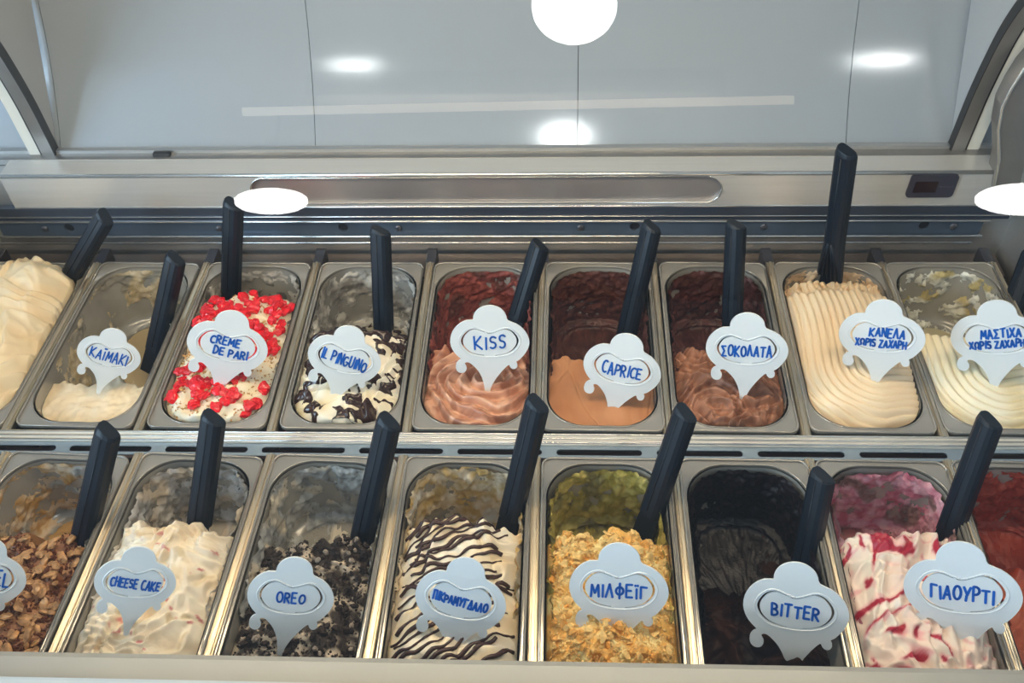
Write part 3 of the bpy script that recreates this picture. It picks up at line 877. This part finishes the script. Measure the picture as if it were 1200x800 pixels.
def F1():
    cx, cy, rz = geo(1, 'F')
    s = shape(-.018, .030, .66, .12, lambda x, y: folds(x, y, 14, 30, .009)+petal(x, y, 3, 34, .006, 2, .3)+.0015*noise(x*130, y*130))
    def h(u, v, x, y):
        z, k = s(u, v, x, y)
        c = mixc((.80, .68, .53), (.92, .87, .80), np.clip(.55+noise(x*36, y*36, 7)*1.4, 0, 1))
        c = mixcol(c, np.array((.55, .12, .16)), sst(.36, .5, noise(x*130+3, y*130, 9))*sst(.0, .3, noise(x*30, y*30, 1))*.8)
        c = mixcol(c, np.array((.62, .50, .30)), sst(.30, .5, noise(x*70+7, y*70, 3))*.6)
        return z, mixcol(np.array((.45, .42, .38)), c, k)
    fd = gelato('F1', cx, cy, rz, h, 'heaped whipped off-white gelato with pink and biscuit flecks, second pan in the front row', ICE, 1, wavy=.004,
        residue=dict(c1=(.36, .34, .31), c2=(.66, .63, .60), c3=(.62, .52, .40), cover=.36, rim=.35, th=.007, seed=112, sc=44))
    flav['F1'] = fd
def F2():
    cx, cy, rz = geo(2, 'F')
    s = shape(-.028, .018, .62, .14, lambda x, y: folds(x, y, 15, 30, .008))
    def h(u, v, x, y):
        z, k = s(u, v, x, y)
        c = mixc((.035, .025, .022), (.62, .54, .46), sst(-.1, .45, fbm(x*50+3, y*50, 5, 3)))
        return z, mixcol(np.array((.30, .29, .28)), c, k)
    fd = gelato('F2', cx, cy, rz, h, 'white gelato buried under dark cookie crumbs in the front row', ICE_ROUGH, 1,
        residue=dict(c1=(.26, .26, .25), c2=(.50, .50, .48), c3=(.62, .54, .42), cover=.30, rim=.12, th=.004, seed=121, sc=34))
    ms = [chunk_mesh('cookie_crumb', COOK, 80+k, .0055, .0042, .0034, 1, .35) for k in range(5)]
    scatter_parts(fd, 'cookie_crumb', ms, 290, (.35, 1.0), (.02, .72), .2, 25, None, 1.2)
    ml = [chunk_mesh('pale_crumb', COOKL, 90+k, .0055, .0040, .0032, 1, .35) for k in range(4)]
    scatter_parts(fd, 'pale_crumb', ml, 90, (.35, .95), (.02, .72), .2, 26, None, 1.2)
    scatter_stuff(fd, 'fine_crumb', COOK, 1900, (.0009, .0026), (.0, .76), 27, None, (1, .8, .6), 'fine dark cookie crumbs')
    flav['F2'] = fd
def F3():
    cx, cy, rz = geo(3, 'F')
    s = shape(-.020, .030, .70, .11, lambda x, y: petal(x, y, 23, 30, .009, .9, .45)+folds(x, y, 22, 20, .004))
    def h(u, v, x, y):
        z, k = s(u, v, x, y)
        c = mixc((.80, .66, .46), (.91, .86, .78), np.clip(.5+noise(x*26, y*26, 3)*1.4, 0, 1))
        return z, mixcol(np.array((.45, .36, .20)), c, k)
    fd = gelato('F3', cx, cy, rz, h, 'white almond gelato piled in folds and striped with thin dark chocolate drizzle', ICE_SMOOTH, 1,
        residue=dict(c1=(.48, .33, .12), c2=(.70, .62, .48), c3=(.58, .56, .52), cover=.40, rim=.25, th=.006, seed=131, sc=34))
    rnd = random.Random(5); org = fd.root.location
    for k in range(34):
        b = -.14+k*.0088+rnd.uniform(-.0025, .0025)
        sl = .55+.25*math.sin(k*.31)+rnd.uniform(-.1, .1)
        pts = []; rr = []
        u0 = -.95+rnd.uniform(0, .25); u1 = .95-rnd.uniform(0, .35)
        for t in np.linspace(u0, u1, 34):
            yl = b+t*.06*sl+.0025*math.sin(t*7+k)+.0015*math.sin(t*19+k*2)
            v = yl/GL+.5
            if v < .01 or v > .74: continue
            p = fd.world(t, v, .0006)
            if p.z < -.06: continue
            pts.append(tuple(p)); rr.append(.0018+.0008*math.sin(t*6+k*1.7)+rnd.uniform(0, .0005))
        if len(pts) > 6:
            tube('drizzle_line', pts, rr, CHOC2, fd.root, 6)
    flav['F3'] = fd
def F4():
    cx, cy, rz = geo(4, 'F')
    s = shape(-.020, .026, .66, .12, lambda x, y: folds(x, y, 32, 34, .009))
    def h(u, v, x, y):
        z, k = s(u, v, x, y)
        c = mixc((.86, .50, .13), (.92, .80, .42), sst(-.3, .4, fbm(x*40+3, y*40, 5, 3)))
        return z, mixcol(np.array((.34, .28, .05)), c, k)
    fd = gelato('F4', cx, cy, rz, h, 'yellow custard gelato topped with golden crumbled puff pastry in the front row', ICE_ROUGH, 1, wavy=.004,
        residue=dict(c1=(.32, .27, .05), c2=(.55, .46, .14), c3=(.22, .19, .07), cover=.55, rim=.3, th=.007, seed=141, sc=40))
    ms = [chunk_mesh('pastry_flake', FLAKE if k < 2 else FLAKEL, 100+k, .0060, .0044, .0016, 1, .42) for k in range(5)]
    scatter_parts(fd, 'pastry_flake', ms, 230, (.5, 1.3), (.02, .76), .1, 35, None, .9)
    scatter_stuff(fd, 'pastry_crumb', FLAKEL, 3500, (.0010, .0034), (.0, .78), 36, None, (1, .8, .4), 'fine golden pastry crumbs')
    flav['F4'] = fd
def F5():
    cx, cy, rz = geo(5, 'F')
    s = shape(-.048, .006, .34, .35, lambda x, y: folds(x, y, 42, 28, .010)+petal(x, y, 4, 30, .006, 2, 1))
    def h(u, v, x, y):
        z, k = s(u, v, x, y)
        c = mixc((.008, .004, .005), (.034, .014, .010), np.clip(.4+noise(x*36, y*36, 7), 0, 1))
        return z, c
    flav['F5'] = gelato('F5', cx, cy, rz, h, 'almost black bitter chocolate gelato, scooped low in its pan', ICE_DARK, 1,
        residue=dict(c1=(.006, .004, .006), c2=(.014, .008, .010), cover=.95, rim=.3, th=.005, seed=151, sc=30))
def F6():
    cx, cy, rz = geo(6, 'F')
    s = shape(-.018, .028, .66, .10, lambda x, y: folds(x, y, 52, 30, .010)+petal(x, y, 6, 26, .008, 2, -.6))
    def h(u, v, x, y):
        z, k = s(u, v, x, y)
        w = x*34+3.4*noise(x*20, y*20, 4); ww = y*20+3.4*noise(x*20+5, y*20, 8)
        n_ = noise(w, ww, 3)+.25*noise(w*2.3, ww*2.3, 5)
        c = mixc((.88, .72, .68), (.93, .87, .84), np.clip(.5+noise(x*36, y*36, 7)*1.5, 0, 1))
        c = mixcol(c, np.array((.80, .38, .44)), sst(.02, .30, n_)*.75)
        c = mixcol(c, np.array((.42, .015, .05)), sst(.27, .36, n_))
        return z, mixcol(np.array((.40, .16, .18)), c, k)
    flav['F6'] = gelato('F6', cx, cy, rz, h, 'white yoghurt gelato rippled with dark red berry sauce in the front row', ICE_SMOOTH, 1, wavy=.004,
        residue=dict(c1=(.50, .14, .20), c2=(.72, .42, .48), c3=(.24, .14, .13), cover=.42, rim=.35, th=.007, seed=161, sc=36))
def F7():
    cx, cy, rz = geo(7, 'F')
    s = shape(-.055, .006, .60, .16, lambda x, y: folds(x, y, 62, 26, .008))
    def h(u, v, x, y):
        z, k = s(u, v, x, y)
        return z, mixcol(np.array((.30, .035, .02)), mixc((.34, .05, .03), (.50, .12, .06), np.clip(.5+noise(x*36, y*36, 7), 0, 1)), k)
    flav['F7'] = gelato('F7', cx, cy, rz, h, 'deep red sorbet at the right end of the front row', ICE, 1,
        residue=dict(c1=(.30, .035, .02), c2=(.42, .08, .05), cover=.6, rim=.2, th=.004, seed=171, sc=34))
B1_ = B1
names = {0: 'leftmost', 1: 'second', 2: 'third', 3: 'fourth', 4: 'fifth', 5: 'sixth', 6: 'seventh', 7: 'eighth', 8: 'ninth'}
holds = {('B', 0): 'heaped cream-yellow gelato', ('B', 1): 'nearly finished cream gelato', ('B', 2): 'cherry-topped gelato', ('B', 3): 'white gelato with chocolate sauce',
         ('B', 4): 'pinkish swirled chocolate gelato', ('B', 5): 'flat light-brown gelato', ('B', 6): 'torn brown chocolate gelato', ('B', 7): 'full beige ribbed gelato', ('B', 8): 'ivory ribbed gelato',
         ('F', 0): 'nut-covered caramel gelato', ('F', 1): 'whipped off-white gelato', ('F', 2): 'cookie-crumb gelato', ('F', 3): 'chocolate-striped white gelato',
         ('F', 4): 'pastry-topped yellow gelato', ('F', 5): 'black chocolate gelato', ('F', 6): 'red-rippled white gelato', ('F', 7): 'deep red sorbet'}
for row, n in (('B', 9), ('F', 8)):
    for i in range(n):
        cx, cy, rz = geo(i, row)
        place_pan(cx, cy, rz, 'clear grey pan holding the %s in the %s row' % (holds[(row, i)], 'back' if row == 'B' else 'front'))
for f in (B0, B1, B2, B3, B4, B5, B6, B7, B8, F0, F1, F2, F3, F4, F5, F6, F7): f()

# ------------------------------------------------------------------ spatulas
def spatula(fd, base_px, tip_px, back, label, zb=-.03, w=.029, flare=False):
    """stands in the gelato: base on the surface, tip on its own line of sight 'back' metres further"""
    far = (BY1 if fd.cy > .7 else FY1)-.022
    b = at(base_px[0], base_px[1], z=zb)
    if b[1] > far-.012: b = at(base_px[0], base_px[1], y=far-.012)
    tpt = at(tip_px[0], tip_px[1], y=min(b[1]+back, far+.006))
    axis = tpt-b; L = np.linalg.norm(axis); axis /= L
    root = empty('spatula', tuple(b-axis*.035)); tag(root, label, 'spatula', 'black spatulas standing in the gelato')
    side = np.cross(axis, -ray(*tip_px)); side = -side/np.linalg.norm(side)
    if side[0] < 0: side = -side
    nrm = np.cross(side, axis); nrm /= np.linalg.norm(nrm)
    if nrm @ ray(*tip_px) > 0: nrm = -nrm        # towards the viewer
    # gutter section: wide flat face with rounded sides, twisted a little
    tw = .55
    s2 = side*math.cos(tw)+nrm*math.sin(tw); n2 = nrm*math.cos(tw)-side*math.sin(tw)
    def section(wd, th):
        pts = []
        for x, y in ((-.50, -.30), (-.50, .12), (-.42, .34), (-.28, .48), (-.06, .52), (.06, .52), (.28, .48), (.42, .34), (.50, .12), (.50, -.30), (.40, -.46), (.15, -.5), (-.15, -.5), (-.40, -.46)):
            pts.append(s2*x*wd+n2*y*th)
        return pts
    rings = []
    st = [0, .004, .012, .03, .06, .3, .6, .85, .97, .992, 1.0] if not flare else [0, .06, .12, .2, .3, .4, .6, .85, .97, .992, 1.0]
    for t in st:
        k = 1.0
        if t > .96: k = 1-.16*((t-.96)/.04)**2
        wd = w*k*(1.0-.02*t); th = w*.72*k
        if flare: wd = w*k*(1+.42*(1-sst(.0, .32, np.array(t)))); th = w*.7*k*(.35+.65*float(sst(0, .3, np.array(t))))
        shift = n2*0
        ring = [b-axis*.002+axis*L*t+q for q in section(wd, th)]
        if t > .95:      # slanted end
            ring = [q-axis*((q-(b+axis*L*t))@s2)*.35*((t-.95)/.05) for q in ring]
        rings.append(ring)
    n = 14; v = [q for r_ in rings for q in r_]; f = []
    for i in range(len(rings)-1):
        for j in range(n): f.append([i*n+j, i*n+(j+1) % n, (i+1)*n+(j+1) % n, (i+1)*n+j])
    f.append(list(range(n))); f.append([(len(rings)-1)*n+j for j in range(n)][::-1])
    bm = bmesh.new(); vs = [bm.verts.new(q) for q in v]
    for q in f: bm.faces.new([vs[i] for i in q])
    h = bm_obj('handle', bm, SPAT, root)
    # raised rib along the front of the grip
    tube('grip_rib', [b+axis*L*t+n2*w*.375+s2*w*.02 for t in (.05, .5, .95)], .0011, SPAT, root, 6)
    # blade under the surface: flat tapering scraper
    bl = []
    for t, wd in ((0, w*.9), (.3, w*1.0), (1.3, w*1.1)):
        for x, y in ((-.5, -.08), (.5, -.08), (.5, .08), (-.5, .08)): bl.append(b-axis*(.002+.034*t)+s2*x*wd+n2*y*w)
    ff = [[0, 1, 2, 3], [8, 11, 10, 9]]
    for i in range(2):
        for j in range(4): ff.append([i*4+j, (i+1)*4+j, (i+1)*4+(j+1) % 4, i*4+(j+1) % 4])
    bm = bmesh.new(); vs = [bm.verts.new(q) for q in bl]
    for q in ff: bm.faces.new([vs[i] for i in q])
    bm_obj('blade', bm, SPAT, root)
    if flare:
        for k in range(5):
            o = (k-2)*.2
            tube('blade_rib', [b+axis*L*.0+s2*w*1.25*o+n2*w*.20, b+axis*L*.15+s2*w*.9*o+n2*w*.28, b+axis*L*.30+s2*w*.25*o+n2*w*.36], .0011, SPAT, root, 6)
sp = [('B0', (78, 330), (124, 252), .05, 'black spatula leaning right in the cream-yellow gelato at the left end'),
      ('B1', (182, 408), (206, 300), .045, 'black spatula in the nearly finished cream gelato'),
      ('B2', (270, 342), (273, 236), .06, 'black spatula upright behind the cherry-topped gelato'),
      ('B3', (449, 384), (445, 267), .06, 'black spatula upright in the chocolate-sauced white gelato'),
      ('B4', (606, 372), (633, 284), .05, 'black spatula in the pinkish swirled gelato'),
      ('B5', (732, 398), (764, 262), .06, 'black spatula in the dark hollow of the flat light-brown gelato'),
      ('B6', (857, 376), (862, 260), .06, 'black spatula upright in the torn brown chocolate gelato'),
      ('B7', (972, 324), (992, 174), .03, 'tall black spatula with flared ribbed base in the full beige gelato'),
      ('B8', (1184, 366), (1210, 296), .05, 'black spatula at the right edge in the ivory ribbed gelato'),
      ('F0', (92, 650), (127, 502), .06, 'black spatula in the nut-covered caramel gelato'),
      ('F1', (233, 612), (250, 486), .06, 'black spatula in the whipped off-white gelato'),
      ('F2', (424, 630), (456, 490), .06, 'black spatula in the cookie-crumb gelato'),
      ('F3', (598, 604), (630, 469), .06, 'black spatula in the chocolate-striped white gelato'),
      ('F4', (763, 600), (804, 480), .05, 'black spatula in the pastry-topped yellow gelato'),
      ('F5', (940, 672), (964, 554), .06, 'black spatula in the black chocolate gelato'),
      ('F6', (1112, 622), (1161, 489), .06, 'black spatula in the red-rippled white gelato')]
ZB = {'B1': -.05, 'B5': -.055, 'B4': -.04, 'B6': -.03, 'B3': -.03, 'F5': -.05, 'F2': -.035, 'F0': -.05}
for k, bp, tp, bk, lb in sp: spatula(flav[k], bp, tp, bk, lb, ZB.get(k, -.022), flare=(k == 'B7'))

# ------------------------------------------------------------------ handwriting
def A(cx, cy, rx, ry, a0, a1, n=9): return [(cx+rx*math.cos(math.radians(a0+(a1-a0)*k/n)), cy+ry*math.sin(math.radians(a0+(a1-a0)*k/n))) for k in range(n+1)]
O_ = A(.4, .5, .38, .48, 90, 450, 14)
G = {'K': [[(0, 1), (0, 0)], [(.65, 1), (.05, .45), (.7, 0)]], 'A': [[(0, 0), (.36, 1), (.72, 0)], [(.12, .35), (.62, .35)]],
     'I': [[(.1, 1), (.1, 0)]], 'J': [[(.12, .8), (.12, 0)], [(0, 1.05), (.0, 1.12)], [(.24, 1.05), (.24, 1.12)]],
     'M': [[(0, 0), (.08, 1), (.4, .3), (.72, 1), (.8, 0)]], 'C': [A(.42, .5, .4, .5, 55, 305)], 'R': [[(0, 0), (0, 1)], [(0, 1)]+A(.2, .75, .38, .25, 90, -90)+[(0, .5)], [(.2, .5), (.65, 0)]],
     'E': [[(.6, 1), (0, 1), (0, 0), (.62, 0)], [(0, .52), (.5, .52)]], 'D': [[(0, 0), (0, 1)]+A(.1, .5, .55, .5, 90, -90)+[(0, 0)]],
     'P': [[(0, 0), (0, 1)]+A(.2, .73, .42, .27, 90, -90)+[(0, .46)]], 'L': [[(0, 1), (0, 0), (.55, 0)]], 'N': [[(0, 0), (0, 1), (.62, 0), (.62, 1)]],
     'G': [A(.42, .5, .4, .5, 55, 340)+[(.8, .45), (.45, .45)]], 'U': [[(0, 1), (0, .35)]+A(.32, .32, .32, .32, 180, 360)+[(.64, 1)]],
     'O': [O_], 'S': [[(.6, .88)]+A(.33, .75, .27, .24, 50, 250, 7)+A(.33, .26, .29, .26, 75, -140, 7)], 'H': [[(0, 0), (0, 1)], [(.62, 0), (.62, 1)], [(0, .5), (.62, .5)]],
     'T': [[(0, 1), (.75, 1)], [(.38, 1), (.36, 0)]], 'B': [[(0, 0), (0, 1)]+A(.15, .76, .38, .24, 90, -90)+A(.18, .26, .44, .26, 90, -90)+[(0, 0)]],
     'X': [[(0, 1), (.65, 0)], [(.65, 1), (0, 0)]], 'Z': [[(0, 1), (.62, 1), (0, 0), (.66, 0)]], 'Y': [[(0, 1), (.34, .5)], [(.7, 1), (.3, .35), (.25, 0)]],
     's': [[(.65, 1), (.02, 1), (.4, .52), (0, 0), (.68, 0)]],           # sigma
     'g': [[(0, 0), (0, 1), (.6, .95)]],                                  # gamma
     'l': [[(0, 0), (.34, 1), (.7, 0)]],                                  # lambda
     'd': [[(0, 0), (.36, 1), (.74, 0), (0, 0)]],                         # delta
     'p': [[(0, 0), (.02, 1), (.6, 1), (.62, 0)]],                        # pi
     'f': [A(.4, .5, .38, .3, 90, 450, 12), [(.4, 1.1), (.4, -.1)]],      # phi
     'w': [A(.4, .58, .38, .42, 235, -55, 12)+[(.82, .02)], [(.18, .1), (0, .02)]]}  # omega
def writing(text, cx, cy, h, width, ang, rnd):
    """2D strokes centred on (cx, cy)"""
    adv = 0; out = []
    for ch in text:
        if ch == ' ': adv += .55; continue
        g = G[ch]; wch = max(p[0] for s in g for p in s)
        sk = rnd.uniform(-.06, .10); jy = rnd.uniform(-.08, .08); sc = rnd.uniform(.9, 1.1)
        for s in g: out.append([(adv+p[0]+sk*p[1], p[1]*sc+jy) for p in s])
        adv += wch+.30
    adv -= .30
    kx = width/adv; ca, sa = math.cos(ang), math.sin(ang); res = []
    for s in out:
        q = []
        for x, y in s:
            X = (x-adv/2)*kx; Y = (y-.5)*h; q.append((cx+X*ca-Y*sa, cy+X*sa+Y*ca))
        res.append(q)
    return res

# ------------------------------------------------------------------ flavour tags (unit shape: width 1 = -0.5..0.5)
def catm(P, n=5, closed=True):
    P = [np.array(p, float) for p in P]; m = len(P); out = []
    for i in range(m if closed else m-1):
        p0, p1, p2, p3 = (P[(i-1) % m], P[i], P[(i+1) % m], P[(i+2) % m]) if closed else (P[max(i-1, 0)], P[i], P[i+1], P[min(i+2, m-1)])
        for k in range(n):
            t = k/n; out.append(tuple(.5*((2*p1)+(-p0+p2)*t+(2*p0-5*p1+4*p2-p3)*t*t+(-p0+3*p1-3*p2+p3)*t**3)))
    if not closed: out.append(tuple(P[-1]))
    return out
def tag_outline():
    o = [(-.215, .262)]
    o += A(-.0, .272, .210, .168, 172, 12, 12)           # top lobe
    o += [(.225, .255), (.33, .215), (.42, .15), (.475, .075), (.50, -.01), (.485, -.09), (.44, -.165), (.375, -.235), (.335, -.26)]
    o += [(.350, -.285), (.352, -.32), (.328, -.35), (.288, -.352), (.258, -.325), (.243, -.30)]     # right small curl
    o += [(.19, -.345), (.125, -.42), (.06, -.51), (.015, -.60), (-.005, -.68), (-.06, -.68)]        # down to the stake
    o += [(-.072, -.58), (-.10, -.47), (-.15, -.375), (-.205, -.315), (-.255, -.275), (-.290, -.265), (-.318, -.275)]
    o += [(-.315, -.300), (-.300, -.325), (-.300, -.362), (-.328, -.398), (-.378, -.404), (-.420, -.378), (-.435, -.33), (-.425, -.28), (-.395, -.245), (-.365, -.225)]
    o += [(-.42, -.175), (-.475, -.10), (-.50, -.01), (-.485, .08), (-.44, .16), (-.37, .222), (-.29, .258)]
    return catm(o, 2)
def kidney(s=1., dx=0):
    P = [(0, .105), (.09, .130), (.19, .160), (.29, .125), (.36, .03), (.345, -.06), (.26, -.14), (.14, -.175), (0, -.185), (-.14, -.175), (-.26, -.14), (-.345, -.06), (-.36, .03), (-.29, .125), (-.19, .160), (-.09, .130)]
    return catm([(x*s+dx, (y+.02)*s-.02) for x, y in P], 4)
TAG_OUT = tag_outline()
def slit_holes():
    K = kidney(1.0); n = len(K); K2 = kidney(.930)
    # gap at the bottom centre (index 8*4=32)
    def seg(a, b):
        idx = [k % n for k in range(a, b+1)]
        return [K[k] for k in idx]+[K2[k] for k in reversed(idx)]
    return [seg(34, 34+27), seg(64-1+0, 64+30) if False else seg(62, 62+32)]
def flavour_tag(fd, foot, cpx, wpx, rot, lean, turn, text, label, th=.17, tw=.5, W=None):
    """foot: where the stake meets the gelato (photo point); cpx: middle of the oval (photo point)"""
    b = hit(fd, *foot)
    rnd = random.Random(sum(map(ord, text[0][0]))+int(cpx[0]))
    # facing the viewer, lean = degrees pitched up from facing, turn = yaw degrees, rot = roll in the picture
    d = ray(*cpx)
    r = _r2.copy(); r -= d*(r@d); r /= np.linalg.norm(r)
    u = np.cross(r, d)
    a = math.radians(rot); r, u = r*math.cos(a)+u*math.sin(a), -r*math.sin(a)+u*math.cos(a)
    n = -d
    a = math.radians(turn); r, n = r*math.cos(a)+n*math.sin(a), -r*math.sin(a)+n*math.cos(a)
    a = math.radians(lean); u, n = u*math.cos(a)+n*math.sin(a), -u*math.sin(a)+n*math.cos(a)
    # solve size and centre: point cpx on the plane through b
    t = ((b-C0)@n)/(ray(*cpx)@n); c = C0+ray(*cpx)*t
    depth = (c-C0)@_fw
    size = wpx*depth/F/math.cos(math.radians(turn))
    u = u/math.cos(math.radians(lean))
    root = empty('flavour_tag', tuple(b)); tag(root, label, 'tag', 'white scalloped flavour tags')
    thk = .0022
    plate('tag_plate', [(x*size, y*size) for x, y in TAG_OUT], [[(x*size, y*size) for x, y in h] for h in slit_holes()], thk, (c, r, u, n), TAGM, root)
    # raised rim round the writing window
    K = kidney(1.07); ring = [c+r*x*size+u*y*size+n*.0000 for x, y in K]; ring.append(ring[0])
    tube('window_rim', ring, .0007, TAGM, root, 6)
    J = ([], [])
    lines = text
    for i, (tx, x0, y0, h, w, sl) in enumerate(lines):
        for s in writing(tx, x0, y0, h, w, math.radians(sl), rnd):
            pts = [c+(r*x+u*y)*size+n*.0002 for x, y in s]
            # resample sharp corners by doubling
            q = []
            for k in range(len(pts)-1): q += [pts[k], pts[k]*.5+pts[k+1]*.5]
            q.append(pts[-1])
            for k in range(len(pts)-1):
                e = pts[k+1]-pts[k]; l = np.linalg.norm(e)
                if l < 1e-7: continue
                e = e/l; sd_ = np.cross(n, e); rad = size*.0120
                p0, p1 = pts[k]-e*rad*.7, pts[k+1]+e*rad*.7
                quad = [p0-sd_*rad*.55, pts[k]-e*0-sd_*rad, pts[k+1]-sd_*rad, p1-sd_*rad*.55, p1+sd_*rad*.55, pts[k+1]+sd_*rad, pts[k]+sd_*rad, p0+sd_*rad*.55]
                bs = len(J[0]); J[0].extend([z_+n*.0004 for z_ in quad]); J[0].extend(quad)
                J[1].append([bs+z_ for z_ in range(8)])
                for z_ in range(8): J[1].append([bs+z_, bs+8+z_, bs+8+(z_+1) % 8, bs+(z_+1) % 8])
    o = mesh('handwriting', J[0], J[1], INK, root)
    o['label'] = 'blue marker handwriting'
    return size
T1 = lambda s, w=.5, h=.15, sl=0, y=-.02, x=0: [(s, x, y, h, w, sl)]
tags = [
 ('B1', (126, 464), (128, 416), 70, -12, 32, 0, T1('KAJMAKI', .58, .17, -6), 'white tag in the nearly finished cream gelato, narrowest of the back row'),
 ('B2', (258, 455), (267, 405), 92, -10, 32, 0, [('CREME', -.04, .050, .095, .36, -3), ('DE PARI', .05, -.085, .10, .42, -3)], 'white tag with two lines of writing among the red cherry pieces'),
 ('B3', (398, 462), (404, 420), 86, -12, 32, 0, T1('IL PINGUINO', .62, .14, -8), 'white tag in the gelato with chocolate sauce'),
 ('B4', (571, 456), (574, 400), 93, 0, 32, 0, T1('KISS', .38, .15, 2), 'white tag in the pinkish swirled gelato'),
 ('B5', (722, 478), (729, 432), 92, -12, 32, 0, T1('CAPRICE', .50, .14, 0), 'white tag in the flat light-brown gelato'),
 ('B6', (870, 466), (875, 409), 94, -2, 32, 0, T1('sOKOlATA', .60, .13, 0), 'white tag in the torn brown chocolate gelato'),
 ('B7', (1026, 446), (1033, 394), 95, -5, 32, 0, [('KANElA', .06, .045, .105, .40, -2), ('XwPIS ZAXAPH', 0, -.085, .085, .58, -1)], 'white tag with two lines of writing in the full beige ribbed gelato'),
 ('B8', (1164, 452), (1168, 396), 98, 0, 32, 0, [('MAsTIXA', .04, .055, .10, .42, 5), ('XwPIS ZAXAPH', 0, -.075, .085, .58, 4)], 'white tag at the right edge in the ivory ribbed gelato'),
 ('F0', (-6, 730), (-24, 676), 100, -8, 32, 0, T1('CARAMEL', .62, .16, 6), 'white tag cut by the left edge of the picture'),
 ('F1', (156, 748), (159, 682), 90, -2, 32, 0, T1('CHEESE CAKE', .60, .11, -6), 'white tag in the whipped off-white gelato'),
 ('F2', (344, 764), (341, 699), 100, -5, 32, 0, T1('OREO', .32, .11, 0), 'white tag in the cookie-crumb gelato'),
 ('F3', (541, 756), (540, 703), 108, -10, 32, 0, T1('pIKPAMYgdAlO', .60, .085, -5), 'white tag in the chocolate-striped white gelato'),
 ('F4', (722, 736), (725, 690), 116, -3, 32, 0, T1('MIlfEJg', .56, .12, 1), 'white tag in the pastry-topped yellow gelato'),
 ('F5', (934, 770), (932, 714), 119, -6, 32, 0, T1('BITTER', .44, .11, -3), 'white tag in the black chocolate gelato'),
 ('F6', (1122, 748), (1127, 693), 126, -5, 32, 0, T1('gIAOYPTI', .52, .12, -2), 'white tag in the red-rippled white gelato'),
]
for k, foot, c, w, rot, lean, turn, tx, lb in tags: flavour_tag(flav[k], foot, c, w, rot, lean, turn, tx, lb)

# ------------------------------------------------------------------ shop lamps above and behind the customer
def lamp_disc(px, py, rx, ry, n, p0, zc, m, label, square=False):
    """a round spot lamp standing where the mirror image in the plane (p0, n) puts it"""
    d = ray(px, py); t = ((p0-C0)@n)/(d@n); h = C0+d*t
    r = d-2*(d@n)*n
    s = (zc-h[2])/r[2]; c = h+r*s
    dist = t+s; R = rx/F*dist/ (ray(px, py)@_fw)
    q = ry/rx
    xax = np.array([1., 0, 0]); xax -= r*(xax@r); xax /= np.linalg.norm(xax)
    p = np.cross(r, xax); p = p if p[2] < 0 else -p
    nd = -r*q+p*math.sqrt(max(0, 1-q*q)); nd /= np.linalg.norm(nd)
    yax = np.cross(nd, xax)
    root = empty('ceiling_lamp', tuple(c)); tag(root, label, 'lamp', 'round lamps above the customers')
    plate('lit_disc', [(math.cos(a)*R, math.sin(a)*R) for a in np.linspace(0, 2*math.pi, 48, endpoint=False)], [], .004, (c, xax, yax, nd), m, root)
    plate('housing', [(math.cos(a)*R*1.02, math.sin(a)*R*1.02) for a in np.linspace(0, 2*math.pi, 32, endpoint=False)], [], .05, (c-nd*.0045, xax, yax, nd), HOUSING, root)
    top = c-nd*.05
    tube('stem', [top, (top[0], top[1], 1.85)] if 1.85-top[2] > .01 else [top, top+np.array([0, 0, .02])], .008, HOUSING, root, 8)
GNW = GN; GP = GB
lamp_disc(673, 8, 44, 38.5, GNW, GP, 1.5, LAMP_ON, 'round lit lamp mirrored at the top middle of the front glass')
lamp_disc(318, 237, 38.5, 13.5, GNW, GP, 1.5, LAMP_ON, 'round lit lamp mirrored over the left end of the grip recess')
lamp_disc(1199, 235, 38.5, 13.5, GNW, GP, 1.5, LAMP_ON, 'round lit lamp mirrored at the right edge of the front glass')
def mirror_point(px, py, zc):
    d = ray(px, py); t = ((GP-C0)@GNW)/(d@GNW); h = C0+d*t; r = d-2*(d@GNW)*GNW
    return h+r*(zc-h[2])/r[2]
a_, b_ = mirror_point(285, 131, 1.74), mirror_point(930, 117, 1.74)
tl = empty('tube_lamp', tuple((a_+b_)/2)); tag(tl, 'long dim warm tube lamp under the ceiling above the customers', 'lamp')
tube('lit_tube', [a_, b_], .013, TUBE_ON, tl, 12)
box('tube_housing', (min(a_[0], b_[0])+.2, (a_[1]+b_[1])/2-.03, 1.765), (max(a_[0], b_[0])-.2, (a_[1]+b_[1])/2+.03, 1.85), HOUSING, tl, .005)
